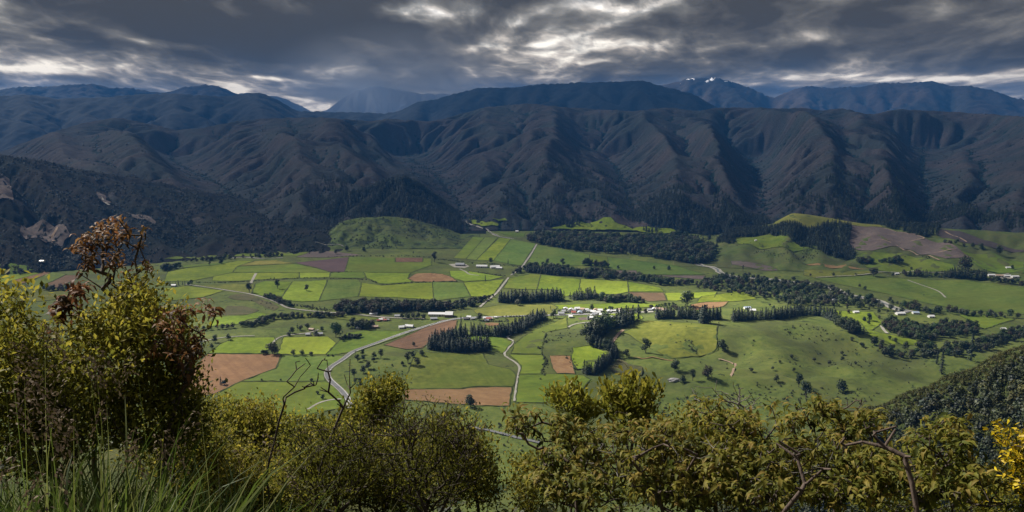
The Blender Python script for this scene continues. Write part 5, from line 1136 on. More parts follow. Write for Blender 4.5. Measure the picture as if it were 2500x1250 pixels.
# low scrub in lines and patches over the valley
def line_pts(z, pts, n, w_, seed):
    c = world(z, pts)[:, :2]; r = np.random.default_rng(seed); seg = np.r_[0, np.cumsum(np.linalg.norm(np.diff(c, axis=0), axis=1))]
    s = r.random(n) * seg[-1]; q = np.c_[np.interp(s, seg, c[:, 0]), np.interp(s, seg, c[:, 1])] + r.normal(0, w_, (n, 2))
    return np.c_[q, land_z(q[:, 0], q[:, 1])]
LN = [('A', [(240,745),(430,752),(600,747),(760,738),(900,727),(1100,716),(1270,710),(1450,714),(1690,718),(1790,730),(1900,768),(2000,768),(2140,750),(2300,746),(2560,742)], 420, 2.2),
      ('B', [(60,545),(200,560),(400,580),(550,590),(700,602),(790,608)], 200, 4), ('B', [(330,655),(450,665),(560,685),(680,695)], 90, 3),
      ('G', [(1850,270),(2000,268),(2200,258),(2400,250)], 160, 1.2), ('G', [(1920,285),(1935,310),(1950,328)], 30, 1), ('G', [(1650,322),(1800,325),(1950,326)], 60, 1.2),
      ('A', [(1440,525),(1740,520),(1880,520),(2100,520),(2340,530)], 160, 3), ('A', [(1450,668),(1590,657),(1700,660)], 30, 1),
      ('E', [(950,500),(960,440),(1020,400),(1110,395)], 60, 3), ('E', [(1210,470),(1200,540),(1260,600),(1270,660)], 60, 3), ('E', [(1000,540),(1010,600),(990,660),(960,740)], 70, 3),
      ('E', [(2100,420),(2250,400),(2300,500)], 30, 3), ('A', [(1100,940),(1250,960),(1400,990),(1480,990)], 160, 5), ('C', [(680,345),(760,360),(890,405)], 80, 3),
      ('C', [(320,365),(500,380),(700,402),(880,420),(900,470),(600,450),(420,420)], 260, 9), ('C', [(0,300),(150,290),(60,330),(0,360)], 200, 12),
      ('C', [(1700,450),(1760,470),(1850,465),(2000,480),(2100,475)], 60, 4), ('C', [(860,430),(700,500),(760,530)], 50, 5)]
pl = [line_pts(z, q, n, w_, 60 + k) for k, (z, q, n, w_) in enumerate(LN)]
pl += [fill('I', [(220,120),(400,100),(560,140),(620,200),(480,230),(330,190)], 60, 41), fill('I', [(0,230),(100,200),(200,260),(160,330),(60,330),(0,300)], 300, 42), fill('I', [(300,250),(700,230),(1100,320),(1200,400),(900,440),(600,420),(350,380)], 220, 43),
       fill('I', [(0,470),(150,440),(420,480),(700,500),(900,520),(800,600),(500,620),(0,600)], 60, 44), fill('P', [(1180,1040),(1330,1030),(1500,1090),(1450,1200),(1250,1180),(1190,1110)], 60, 45),
       fill('A', [(640,850),(880,905),(1010,965),(900,1000),(760,910)], 160, 46), fill('P', [(900,900),(1000,880),(1030,930),(960,960),(880,950)], 120, 47),
       fill('P', [(500,1010),(900,1010),(1180,1000),(1250,1060),(900,1090),(500,1060)], 90, 48), fill('E', [(900,330),(1200,290),(1330,330),(1250,420),(1000,400)], 120, 49),
       fill('H', [(0,470),(200,455),(450,470),(500,500),(250,510),(0,515)], 50, 50), fill('P', [(1420,1000),(1800,960),(1900,1000),(1900,1080),(1500,1080)], 45, 51)]
# rough ground everywhere carries scattered bushes, thickest in the hollows
q_ = np.c_[r_.uniform(-900, 1500, 26000), r_.uniform(720, 2150, 26000)]
k_ = fbm(q_[:, 0] / 130. + 4, q_[:, 1] / 150., 3); near_ = bump(q_[:, 0], q_[:, 1], 2010, 905, 1.0, 360, 190, 3) + 0.8 * np.clip((960 - np.hypot(q_[:, 0], q_[:, 1])) / 150., 0, 1)
q_ = q_[r_.random(len(q_)) < np.clip(0.9 * (k_ - 0.1), 0, 1) * np.clip(near_, 0.03, 1)]
pl.append(np.c_[q_, land_z(q_[:, 0], q_[:, 1])])
P = np.concatenate(pl)
scatter('valley_scrub', P, 0.2 + 0.7 * r_.random(len(P)) ** 1.8, CL['scrub'], 'low scrub along creeks, fences and rough patches of the valley', 11)

# ---------------------------------------------------------------- houses, sheds and other built things
def plain(name, col, rough=0.6, var=0.12, metal=0.0, scale=1.2):
    m, t = new_mat(name); b = t.n['Principled BSDF']; tc = t.new('ShaderNodeTexCoord')
    n = t.noise(tc.outputs['Object'], scale, 5, 0.6)
    t.put(b.inputs['Base Color'], t.mix(n, tuple(c * (1 - var * 2) for c in col), tuple(min(c * (1 + var), 1) for c in col)))
    b.inputs['Roughness'].default_value = rough; b.inputs['Metallic'].default_value = metal
    return m
ROOF = {'white': plain('roof_white', (0.68, 0.68, 0.68), 0.4), 'grey': plain('roof_grey', (0.30, 0.31, 0.33), 0.5), 'red': plain('roof_red', (0.30, 0.07, 0.05), 0.6),
        'tan': plain('roof_tan', (0.42, 0.30, 0.22), 0.7), 'dark': plain('roof_dark', (0.09, 0.09, 0.10), 0.6), 'blue': plain('roof_blue', (0.35, 0.42, 0.52), 0.5)}
WALL = {'white': plain('wall_white', (0.62, 0.60, 0.56), 0.8), 'cream': plain('wall_cream', (0.50, 0.44, 0.34), 0.8), 'brown': plain('wall_brown', (0.20, 0.13, 0.09), 0.8), 'grey': plain('wall_grey', (0.32, 0.32, 0.32), 0.8)}
M['glass'] = plain('window_glass', (0.04, 0.05, 0.06), 0.08, 0.05); M['door'] = plain('door_paint', (0.16, 0.10, 0.07), 0.6)
def box(cx, cy, cz, sx, sy, sz):
    v = [(cx + a * sx / 2, cy + b * sy / 2, cz + c * sz / 2) for c in (-1, 1) for b in (-1, 1) for a in (-1, 1)]
    return v, [(0, 2, 3, 1), (4, 5, 7, 6), (0, 1, 5, 4), (2, 6, 7, 3), (0, 4, 6, 2), (1, 3, 7, 5)]
def boxes(name, bl, mat, parent):
    V, F_ = [], []
    for b in bl:
        v, f = box(*b); F_ += [tuple(i + len(V) for i in q) for q in f]; V += v
    return mesh_obj(name, V, F_, mat, parent)
def building(name, loc, rz, L, W, H, pitch, roof, wall, label, cat, group=None, wing=False, open_front=False):
    e = empty(name, (loc[0], loc[1], loc[2] - 0.3), rz); tag(e, label, cat, group)
    rise = W / 2 * pitch; h = H + 0.3
    v = [(-L/2,-W/2,0),(L/2,-W/2,0),(L/2,W/2,0),(-L/2,W/2,0),(-L/2,-W/2,h),(L/2,-W/2,h),(L/2,W/2,h),(-L/2,W/2,h),(-L/2,0,h+rise-.05),(L/2,0,h+rise-.05)]
    f = [(0,1,5,4),(2,3,7,6),(1,2,6,9,5),(3,0,4,8,7),(0,3,2,1)]
    mesh_obj('wall', v, f, WALL[wall], e)
    o_, t_ = 0.5, 0.14; rx, ry = L/2 + o_, W/2 + o_; z0 = h - o_ * pitch
    rv = []
    for dz in (0.04, 0.04 + t_):
        rv += [(-rx,-ry,z0+dz),(rx,-ry,z0+dz),(rx,0,h+rise+dz),(-rx,0,h+rise+dz),(-rx,ry,z0+dz),(rx,ry,z0+dz)]
    rf = [(6,7,8,9),(9,8,11,10),(0,3,2,1),(3,4,5,2),(0,1,7,6),(4,10,11,5),(1,2,8,7),(2,5,11,8),(3,0,6,9),(4,3,9,10)]
    ro = mesh_obj('roof', rv, rf, ROOF[roof], e)
    if cat == 'house': boxes('chimney', [(L*0.22, W*0.12, h+rise+0.2, 0.7, 0.7, 1.6)], WALL['brown'], ro)
    nw = max(2, int(L / 4.5))
    for k in range(nw):
        x = -L/2 + L * (k + 0.5) / nw
        if k == nw // 2: boxes('door', [(x, -W/2 - .04, 1.3, 1.1 if cat == 'house' else 3.0, 0.1, 2.1 if cat == 'house' else 2.6)], M['door'], e)
        else: boxes('window', [(x, -W/2 - .03, 0.3 + H*0.55, 1.5, 0.08, 1.1)], M['glass'], e)
    if wing:
        boxes('lean_to', [(L*0.3, -W/2 - 1.6, (H*.7)/2, L*0.4, 3.2, H*0.7)], WALL[wall], e)
    return e
def px_building(z, x, y, wpx, W, H, roof, wall, label, cat='house', rz=0.0, pitch=0.5, group=None, wing=False, name=None):
    p = world(z, [(x, y)])[0]; d = math.hypot(math.hypot(p[0], p[1]), ZC)
    L = wpx / ZOOMS[z][2] * d / FPX
    return building(name or ('house' if cat == 'house' else 'farm_shed'), p, rz, max(L, W * 0.8), W, H, pitch, roof, wall, label, cat, group, wing)
rb = random.Random(3)
VILLAGE = [(350,338,70,'grey','white'),(402,282,55,'white','white'),(470,292,60,'white','cream'),(500,326,50,'red','white'),(545,278,60,'white','white'),(578,326,70,'blue','white'),
 (610,288,50,'tan','cream'),(452,312,45,'dark','white'),(525,300,45,'grey','white'),(620,318,40,'dark','cream'),(690,308,55,'grey','white'),(742,318,60,'white','white'),(795,328,60,'white','cream'),(770,296,50,'tan','white'),
 (825,300,55,'white','white'),(760,345,55,'grey','cream'),(855,356,75,'white','white'),(888,374,45,'grey','white'),(935,314,80,'white','white'),(992,305,50,'white','cream'),
 (1052,294,50,'tan','white'),(1085,314,55,'white','white'),(968,388,35,'white','white'),(1430,296,50,'grey','white'),(1482,286,60,'white','white'),(1545,284,75,'tan','cream'),(1600,296,55,'tan','white'),
 (715,390,40,'white','white'),(465,376,30,'white','white'),(735,364,45,'grey','white'),(380,312,40,'grey','cream'),(660,296,40,'white','white')]
wherev = ['at the left edge of the village', 'in the back row on the left of the village', 'in the middle rows on the left of the village', 'in the centre of the village', 'on the right of the village centre', 'at the right end of the village under trees']
for k, (x, y, w_, rf, wl_) in enumerate(VILLAGE):
    q = 0 if x < 390 else (1 if x < 640 and y < 300 else 2 if x < 640 else 3 if x < 850 else 4 if x < 1200 else 5)
    px_building('F', x, y, w_, 8.5, 2.9, rf, wl_, f'small {rf}-roofed house with {wl_} walls {wherev[q]}', 'house', rb.choice([0, 0, .15, -.2, 1.4]), 0.5, 'village houses')
drape('yard', 'F', [(560,385),(640,372),(690,385),(740,395),(690,408),(580,402)], 'cut', label='paved yard at the near side of the village')
px_building('F', 680, 404, 22, 4.5, 7.0, 'dark', 'grey', 'tall dark silo-like tower block in the village yard', 'tower', 0, 0.2, name='feed_tower')
px_building('G', 1110, 252, 250, 13, 4.0, 'white', 'white', 'very long white-roofed shed beside the main road', 'shed', -0.05, 0.35)
px_building('G', 1235, 262, 75, 17, 5.0, 'white', 'brown', 'white gabled end block with reddish wall joined to the long shed', 'shed', -0.05, 0.5)
for a in [('G',1045,302,80,8,2.8,'grey','grey','low grey shed across the road from the long shed','shed'), ('G',325,244,60,8,2.8,'grey','white','grey house under the creek wood','house'), ('G',285,246,35,6,2.6,'white','white','small white hut left of the grey house under the creek wood','shed'),
 ('G',400,312,40,7,2.6,'white','white','white caravan-like hut in the busy roadside yard','shed'), ('G',370,322,36,5,2.4,'red','brown','red shed left in the busy roadside yard','shed'), ('G',450,318,40,5,2.4,'red','white','red-roofed shed right in the busy roadside yard','shed'), ('G',425,300,40,6,2.6,'tan','cream','tan shed behind the busy roadside yard','shed'), ('G',485,312,30,5,2.2,'grey','white','small grey hut at the right of the busy roadside yard','shed'),
 ('G',330,402,70,8,3.0,'tan','brown','brown barn with pale roof right of the copse','barn'), ('G',130,412,60,8,2.8,'grey','white','grey-roofed house half hidden in the copse','house'), ('G',650,408,60,9,3.0,'white','white','white house left in the pair below the roadside trees','house'), ('G',755,396,80,9,3.0,'white','white','long white-roofed house right in the pair below the roadside trees','house'), ('G',715,382,30,5,2.4,'white','white','small white garage between the pair of white houses','shed'), ('G',680,396,36,6,2.4,'grey','white','grey shed between the pair of white houses','shed'),
 ('G',600,268,60,8,2.6,'grey','white','grey house among the roadside trees','house'),
 ('G',1475,284,50,8,3,'white','white','white house in front of the pale dry paddock','house'), ('G',1440,300,60,8,2.8,'dark','grey','dark-roofed shed beside the tall block conifer','shed'), ('G',1520,300,45,7,2.6,'grey','white','grey shed beside the big dark farm tree','shed'),
 ('G',1668,292,40,7,2.6,'white','white','white house in the hedged garden','house'), ('G',1712,302,55,7,2.8,'red','white','red-roofed house in the hedged garden','house'), ('G',1690,322,45,6,2.5,'grey','white','grey shed in the hedged garden','shed'), ('G',1745,300,40,6,2.5,'tan','white','tan shed in the hedged garden','shed'), ('G',1800,282,30,5,2.4,'white','white','small white shed at the back of the hedged garden','shed'),
 ('A',88,782,36,8,2.8,'white','white','small white farmhouse among trees on the left','house'), ('B',262,602,75,14,4,'grey','grey','grey milking shed with round pale yard','shed'), ('B',452,616,95,12,3.5,'white','white','long white dairy shed beside the milking shed','shed'), ('B',565,622,80,14,3.5,'white','white','wide white dairy shed right of the long one','shed'), ('B',605,630,50,10,3,'white','grey','low white shed in front of the wide dairy shed','shed'),
 ('B',758,310,24,10,3.5,'white','white','tiny white shed in the side valley mouth','shed'), ('B',2120,412,60,9,3,'grey','white','grey shed on the small paddock in the river wood','shed'),
 ('C',1217,888,34,7,2.8,'white','white','small white shed on the paddock right of the terrace belt','shed'), ('C',1555,900,58,9,3.2,'white','white','white-roofed house above the bushy knoll','house'), ('C',1672,894,40,8,3,'blue','white','blue-grey roofed house above the bushy knoll','house'), ('C',1790,922,36,8,3,'white','white','pale house among trees right of the bushy knoll','house'), ('C',1052,794,36,8,3,'white','white','white house among the riverside trees','house'), ('C',430,876,40,9,3.2,'white','white','white house right behind the terrace belt','house'), ('C',388,856,46,8,3,'blue','white','blue-roofed house behind the terrace belt','house'),
 ('C',452,340,14,6,3,'white','white','tiny white hut on the paddock inside the terrace forest','shed'), ('C',1525,595,34,7,3,'white','white','white shed at the left end of the right shelterbelt','shed'), ('C',2250,606,40,8,3,'white','white','first pale shed in the row on the far right','shed'), ('C',2310,610,46,8,3,'tan','white','second pale shed in the row on the far right','shed'), ('C',2370,612,44,8,3,'white','grey','third pale shed in the row on the far right','shed'), ('C',2430,617,44,8,3,'white','white','fourth pale shed in the row on the far right','shed'), ('C',2342,1018,26,7,2.8,'white','white','small white hut behind the right spur','shed'), ('C',2378,548,26,7,2.8,'white','white','small white shed at the far right lane','shed'),
 ('H',322,500,30,8,3,'white','white','small white house at the foot of the left scrubby hill','house'), ('D',1170,350,70,8,2.8,'grey','cream','grey-roofed homestead with yards at the slim poplar','house'), ('D',1110,308,40,6,2.5,'tan','brown','tan shed behind the homestead','shed'), ('D',1080,352,36,6,2.4,'grey','grey','grey shed beside the homestead track','shed')]:
    px_building(a[0], a[1], a[2], a[3], a[4], a[5], a[6], a[7], a[8], a[9], rb.uniform(-.25, .25), 0.45)
drape('yard', 'G', [(1665,345),(1760,338),(1835,348),(1830,375),(1740,380),(1680,362)], 'pink', label='pale stony yard behind the pine block')
drape('yard', 'B', [(165,592),(230,585),(320,592),(340,610),(300,622),(215,618)], 'gravel', label='pale round yard of the milking shed')
drape('yard', 'G', [(240,310),(340,290),(520,296),(540,320),(420,330),(320,328)], 'bank', label='worn roadside yard full of small sheds')
drape('yard', 'C', [(2220,600),(2440,605),(2460,622),(2300,622)], 'gravel')
# grey boulder and power pole
bm = bmesh.new(); bmesh.ops.create_icosphere(bm, subdivisions=3, radius=1)
for v in bm.verts:
    n = v.co.normalized(); k = 1 + 0.22 * float(perlin(n.x * 1.7 + 4, n.y * 1.7 + n.z * 2.1)) + 0.1 * float(perlin(n.x * 5, n.z * 5 + n.y * 3))
    v.co = Vector((n.x * 9 * k, n.y * 5 * k, n.z * 3.4 * k))
me = bpy.data.meshes.new('boulder'); bm.to_mesh(me); bm.free(); me.materials.append(plain('rock', (0.30, 0.29, 0.28), 0.9, 0.3, scale=0.5))
bo = bpy.data.objects.new('boulder', me); COL.objects.link(bo); bo.location = world('E', [(2130, 745)])[0]; tag(bo, 'grey boulder outcrop on the slope beside two dark trees', 'boulder')
def power_pole(px, py, hpx, label):
    p = hit(px, py)[0]; d = math.hypot(math.hypot(p[0], p[1]), ZC); H = hpx * d / FPX
    e = empty('power_pole', p); tag(e, label, 'pole', 'power poles')
    v, f = tube([(0, 0, -0.5), (0, 0, H * .5), (0, 0, H)], [0.28, 0.24, 0.18], 8); mesh_obj('post', v, f, M['bark'], e)
    boxes('crossarm', [(0, 0, H - 0.8, 2.6, 0.2, 0.2)], M['bark'], e)
    for x in (-1.1, 0, 1.1): boxes('insulator', [(x, 0, H - 0.55, 0.14, 0.14, 0.3)], WALL['white'], e)
power_pole(842, 1010, 42, 'wooden power pole beside the main road')
power_pole(1326, 992, 26, 'pale power pole standing on the nearest green paddock')
power_pole(868, 872, 16, 'small power pole at the upper road bend')

# ---------------------------------------------------------------- foreground shrubs and grass
def P3(px, py, d):
    q = pdir(px, py); return q / math.hypot(q[0], q[1]) * d + np.array([0, 0, ZC])
def lobe_pts(lobes, n, r, shell=0.5):
    """points in ellipsoids given by (px, py, distance, rx_px, ry_px, depth_m)"""
    area = np.array([l[3] * l[4] for l in lobes], float); k = r.choice(len(lobes), n, p=area / area.sum()); out = np.zeros((n, 3))
    for i in range(n):
        px, py, d, rx, ry, dep = lobes[k[i]]; u = rnd_dirs(1, r)[0] * (shell + (1 - shell) * r.random() ** 0.5) * r.uniform(0.7, 1.06) * (r.uniform(1.05, 1.4) if r.random() < 0.10 else 1.0)
        out[i] = P3(px + u[0] * rx, py - u[2] * ry, d + u[1] * dep)
    return out
def grow(base, tips, r, bf=0.3, step=0.14, wig=0.10, rise=0.0):
    """join the tips to one another and to the base by the cheapest branches"""
    cap = len(tips) * 40 + 10
    N = np.zeros((cap, 3)); N[0] = base; par = [-1]; pl = np.zeros(cap); n = 1
    for tip in tips[np.argsort(np.linalg.norm(tips - base, axis=1))]:
        v = tip - N[:n]; c = np.linalg.norm(v, axis=1) + bf * pl[:n] + np.where(v[:, 2] < -0.05, 0.6 * -v[:, 2], 0)
        j = int(np.argmin(c)); L = float(np.linalg.norm(tip - N[j]))
        m = min(max(1, int(math.ceil(L / step))), 30)
        side = np.cross(tip - N[j], r.normal(size=3)); side /= np.linalg.norm(side) + 1e-9
        a = N[j].copy(); prev = j
        for k in range(1, m + 1):
            t = k / m
            N[n] = a + (tip - a) * t + side * math.sin(math.pi * t) * L * wig + np.array([0, 0, 1]) * math.sin(math.pi * t) * L * rise + r.normal(0, 0.006, 3) * (t < 1)
            pl[n] = pl[prev] + L / m; par.append(prev); prev = n; n += 1
    return N[:n], np.array(par), pl[:n]
def branch_mesh(N, par, r0, r1=None, p=0.45, sides=5):
    n = len(N); cnt = np.zeros(n); kids = np.bincount(par[1:], minlength=n)
    cnt[kids == 0] = 1
    for i in range(n - 1, 0, -1): cnt[par[i]] += cnt[i]
    rad = r0 * cnt ** p
    if r1: rad = np.minimum(rad, r1)
    i = np.arange(1, n); a, b = N[par[1:]], N[i]; T = b - a; T /= np.linalg.norm(T, axis=1)[:, None] + 1e-9
    ref = np.where(np.abs(T[:, 2:3]) > 0.9, [[1.0, 0, 0]], [[0, 0, 1.0]])
    U = np.cross(T, ref); U /= np.linalg.norm(U, axis=1)[:, None] + 1e-9; V = np.cross(T, U)
    ang = np.arange(sides) * 2 * np.pi / sides; C, Sn = np.cos(ang)[None, :, None], np.sin(ang)[None, :, None]
    ra = np.where(par[1:] == 0, rad[i], np.minimum(rad[par[1:]], rad[i] * 1.6))[:, None, None]; rb_ = rad[i][:, None, None]
    va = a[:, None] + ra * (C * U[:, None] + Sn * V[:, None]); vb = b[:, None] + rb_ * (C * U[:, None] + Sn * V[:, None])
    v = np.concatenate([va, vb], 1).reshape(-1, 3); m = n - 1
    k = np.arange(m)[:, None] * sides * 2; s = np.arange(sides); s2 = (s + 1) % sides
    f = np.stack([k + s, k + s2, k + s2 + sides, k + s + sides], -1).reshape(-1, 4)
    return v, f, kids, T
LANCE = (np.array([(0, 0, 0), (.33, .13, .075), (.33, 0, .035), (.33, -.13, .075), (.68, .11, .02), (.68, 0, -.03), (.68, -.11, .02), (1.0, 0, -.26)]),
         np.array([(0, 2, 1), (0, 3, 2), (1, 2, 5), (1, 5, 4), (2, 3, 6), (2, 6, 5), (4, 5, 7), (5, 6, 7)]))
DROOP = (np.array([(0, 0, 0), (.30, .12, .10), (.30, 0, .07), (.30, -.12, .10), (.58, .11, -.05), (.58, 0, -.09), (.58, -.11, -.05), (.70, 0, -.48)]), LANCE[1])
OBOV = (np.array([(0, 0, 0), (.35, .12, .05), (.35, 0, .0), (.35, -.12, .05), (.72, .21, .08), (.72, 0, .03), (.72, -.21, .08), (1.0, 0, .05)]), LANCE[1])
TINY = (np.array([(0, 0, 0), (.5, .24, .08), (1.0, 0, 0), (.5, -.24, .08)]), np.array([(0, 2, 1), (0, 3, 2)]))
def leaf_frames(pos, axis, r, tilt=0.35):
    up = np.array([0, 0, 1.0]) + r.normal(0, tilt, (len(pos), 3)); s = np.cross(up, axis); s /= np.linalg.norm(s, axis=1)[:, None] + 1e-9
    n = np.cross(axis, s); return s, n
def leaves(tpl, pos, axis, size, r, tilt=0.35, lv=None):
    axis = axis / (np.linalg.norm(axis, axis=1)[:, None] + 1e-9); s, n = leaf_frames(pos, axis, r, tilt)
    size = np.broadcast_to(np.asarray(size, float), (len(pos),))
    t = tpl[0]; v = pos[:, None] + size[:, None, None] * (t[None, :, 0:1] * axis[:, None] + t[None, :, 1:2] * s[:, None] + t[None, :, 2:3] * n[:, None])
    k = np.arange(len(pos))[:, None, None] * len(t)
    f = (k + tpl[1][None]).reshape(-1, 3)
    lv = r.random(len(pos)) if lv is None else lv
    return v.reshape(-1, 3), f, np.repeat(lv, len(t))
M['fg_brown'] = leafmat('brown_young_leaves', [(0.0, (0.030, 0.026, 0.010)), (0.4, (0.10, 0.050, 0.020)), (0.75, (0.19, 0.085, 0.032)), (1.0, (0.26, 0.14, 0.06))], 0.6, 0.4, 0.01, 0.1, spec=0.2)
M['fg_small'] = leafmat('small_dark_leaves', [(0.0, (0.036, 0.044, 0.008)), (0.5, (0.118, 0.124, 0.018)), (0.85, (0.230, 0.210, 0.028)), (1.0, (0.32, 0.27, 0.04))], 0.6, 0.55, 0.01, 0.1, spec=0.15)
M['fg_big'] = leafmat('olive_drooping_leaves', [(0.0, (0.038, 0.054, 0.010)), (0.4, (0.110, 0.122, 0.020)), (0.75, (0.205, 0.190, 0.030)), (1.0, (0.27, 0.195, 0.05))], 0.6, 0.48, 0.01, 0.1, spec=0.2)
M['fg_bright'] = leafmat('bright_upright_leaves', [(0.0, (0.035, 0.045, 0.009)), (0.5, (0.150, 0.155, 0.020)), (1.0, (0.31, 0.275, 0.04))], 0.55, 0.5, 0.01, 0.1, spec=0.25)
M['fg_flower'] = leafmat('yellow_flowers', [(0.0, (0.48, 0.33, 0.01)), (1.0, (0.78, 0.60, 0.03))], 0.5, 0.3, 0.0, 0.05)
M['fg_grass'] = leafmat('grass_blades', [(0.0, (0.030, 0.054, 0.009)), (0.5, (0.095, 0.145, 0.024)), (0.82, (0.165, 0.190, 0.042)), (1.0, (0.26, 0.23, 0.13))], 0.55, 0.4, 0.0, 0.0, spec=0.25)
M['fg_seed'] = leafmat('grass_seed_heads', [(0.0, (0.09, 0.062, 0.040)), (1.0, (0.20, 0.15, 0.095))], 0.8, 0.2, 0.0, 0.0)
M['fg_bark'] = barkmat('shrub_bark', (0.030, 0.022, 0.016), (0.085, 0.062, 0.046), 30.0)
M['fg_red'] = barkmat('reddish_bark', (0.040, 0.027, 0.021), (0.12, 0.082, 0.062), 22.0)
M['fg_grey'] = barkmat('grey_dead_bark', (0.09, 0.08, 0.07), (0.22, 0.20, 0.18), 30.0)
def shrub(name, label, base_px, lobes, ntips, style, seed, bf=0.3, r0=0.0022, leafmul=1.0, size=None, bark='fg_bark', wig=0.10, rise=0.0, mat=None, shell=0.5, single=0, step=0.14):
    r = np.random.default_rng(seed)
    tips = lobe_pts(lobes, ntips, r, shell)
    bx, by, bd = base_px; q = P3(bx, by, bd); base = np.array([q[0], q[1], float(HILL(q[0], q[1])) - 0.05])
    e = empty(name, base); tag(e, label, 'shrub')
    N, par, pl = grow(base, tips, r, bf, step, wig, rise)
    v, f, kids, T = branch_mesh(N, par, r0)
    mesh_obj('branches', v - base, f, M[bark], e)
    end = np.where(kids == 0)[0]; end = end[end > 0]; Td = np.zeros((len(N), 3)); Td[1:] = T
    def up_chain(i, k):
        for _ in range(k): i = np.where(par[i] > 0, par[i], i)
        return i
    out = None; cen = N.mean(0)
    if style in ('big', 'brown'):
        # whorls of long drooping leaves at every twig end and a few below
        npt = int(9 * leafmul); P_, A_, L_, S_ = [], [], [], []
        for back in (0, 1, 2):
            i = up_chain(end, back); m = max(2, int(npt * (1.0, 0.55, 0.4)[back]))
            i = np.repeat(i, m); ax = Td[i] * 0.55 + rnd_dirs(len(i), r) * 0.9 + [0, 0, 0.12]
            P_.append(N[i] + r.normal(0, 0.016, (len(i), 3))); A_.append(ax); S_.append(size * r.uniform(0.6, 1.25, len(i)) * (1.0, 1.1, 1.15)[back])
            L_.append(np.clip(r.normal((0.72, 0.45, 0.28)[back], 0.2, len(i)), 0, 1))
        P_, A_, S_, L_ = map(np.concatenate, (P_, A_, S_, L_))
        tpl = DROOP; mt = M[mat or ('fg_big' if style == 'big' else 'fg_brown')]
        if single:
            # the leaves that show largest stand as leaves of their own
            near = np.argsort(np.linalg.norm(P_ - [0, 0, ZC], axis=1) - 0.25 * S_ / size + r.random(len(P_)) * 0.5)[:single]; keep = np.ones(len(P_), bool); keep[near] = False
            lm = []
            for k in range(6):
                lv_, lf_, ll_ = leaves(tpl, np.zeros((1, 3)), np.array([[1.0, 0, 0]]), 1.0, np.random.default_rng(k), 0.0, np.array([(0.15, 0.35, 0.5, 0.65, 0.8, 0.95)[k]]))
                lm.append(mesh_data('leaf', lv_, lf_, mt, ll_))
            ax = A_[near] / np.linalg.norm(A_[near], axis=1)[:, None]; s_, n_ = leaf_frames(P_[near], ax, r)
            for q, i in enumerate(near):
                o = bpy.data.objects.new('leaf', lm[min(5, int(L_[i] * 6))]); COL.objects.link(o); o.parent = e
                mt4 = Matrix([[ax[q][c] * S_[i], s_[q][c] * S_[i], n_[q][c] * S_[i], P_[i][c] - base[c]] for c in range(3)] + [[0, 0, 0, 1]])
                o.matrix_basis = mt4
            P_, A_, S_, L_ = P_[keep], A_[keep], S_[keep], L_[keep]
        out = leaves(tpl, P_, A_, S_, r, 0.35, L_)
    elif style in ('small', 'bright', 'olive'):
        tpl = {'small': TINY, 'olive': TINY, 'bright': OBOV}[style]; per = int((34 if style != 'bright' else 16) * leafmul)
        i = np.repeat(end, per); back = r.integers(0, 4, len(i)); j = i.copy()
        for k in range(3):
            mk = back > k; j[mk] = np.where(par[j[mk]] > 0, par[j[mk]], j[mk])
        spread = {'small': 0.055, 'olive': 0.06, 'bright': 0.03}[style]
        P_ = N[j] + r.normal(0, spread, (len(j), 3)); ax = Td[j] * 0.6 + rnd_dirs(len(j), r) * (0.9 if style != 'bright' else 0.6) + [0, 0, 0.35]
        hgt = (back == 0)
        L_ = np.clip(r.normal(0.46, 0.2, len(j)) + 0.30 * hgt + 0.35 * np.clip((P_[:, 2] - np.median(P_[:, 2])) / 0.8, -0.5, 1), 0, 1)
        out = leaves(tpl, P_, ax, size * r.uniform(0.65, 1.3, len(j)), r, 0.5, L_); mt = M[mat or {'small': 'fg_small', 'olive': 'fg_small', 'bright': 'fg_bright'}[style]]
    elif style == 'twig' and leafmul > 0:
        i = np.repeat(end, int(6 * leafmul)); j = i.copy(); back = r.integers(0, 6, len(i))
        for k in range(5):
            mk = back > k; j[mk] = np.where(par[j[mk]] > 0, par[j[mk]], j[mk])
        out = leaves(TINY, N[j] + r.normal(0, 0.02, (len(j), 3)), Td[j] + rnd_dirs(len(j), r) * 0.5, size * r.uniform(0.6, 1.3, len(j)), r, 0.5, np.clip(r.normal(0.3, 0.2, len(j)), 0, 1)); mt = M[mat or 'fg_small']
    if out is not None:
        fo = mesh_obj('foliage', out[0] - base, out[1], mt, e, attrs={'lv': out[2]}); fo['kind'] = 'stuff'
    return e, N, par, end, Td, base

# left: dense small-leaved shrubs with the brown-leaved one rising out of them
shrub('dense_shrub', 'dense small-leaved green shrub at the left picture edge', (30, 1250, 5.2), [(20,740,5.2,55,45,.4),(50,840,5.2,100,90,.5),(20,940,5.1,120,110,.5),(110,990,5.2,110,90,.5),(90,1090,5.0,130,80,.5)], 520, 'small', 1, 0.35, 0.0016, 1.4, 0.040)
shrub('dense_shrub', 'large dense green shrub with yellowish tips under the brown-leaved branches', (300, 1250, 5.8), [(330,725,5.9,75,50,.4),(225,800,5.8,65,55,.4),(350,810,5.8,120,85,.5),(250,900,5.7,150,110,.6),(400,890,5.8,90,90,.5),(440,960,5.8,70,80,.4),(200,990,5.6,150,90,.5),(370,1020,5.6,140,90,.5),(470,1040,5.9,60,60,.3)], 1100, 'small', 2, 0.35, 0.0016, 1.35, 0.040)
shrub('brown_leaved_shrub', 'tall airy shrub with reddish brown drooping leaves against the dark hill', (262, 1200, 6.2), [(270,560,6.2,85,38,.4),(215,600,6.2,40,50,.3),(335,580,6.2,38,45,.3),(255,650,6.2,75,45,.4),(345,650,6.2,30,45,.3),(200,650,6.2,30,50,.3),(290,700,6.2,60,35,.3),(250,620,6.2,80,60,.4)], 88, 'brown', 3, 0.25, 0.0040, 0.95, 0.074, wig=0.08, shell=0.3, single=150)
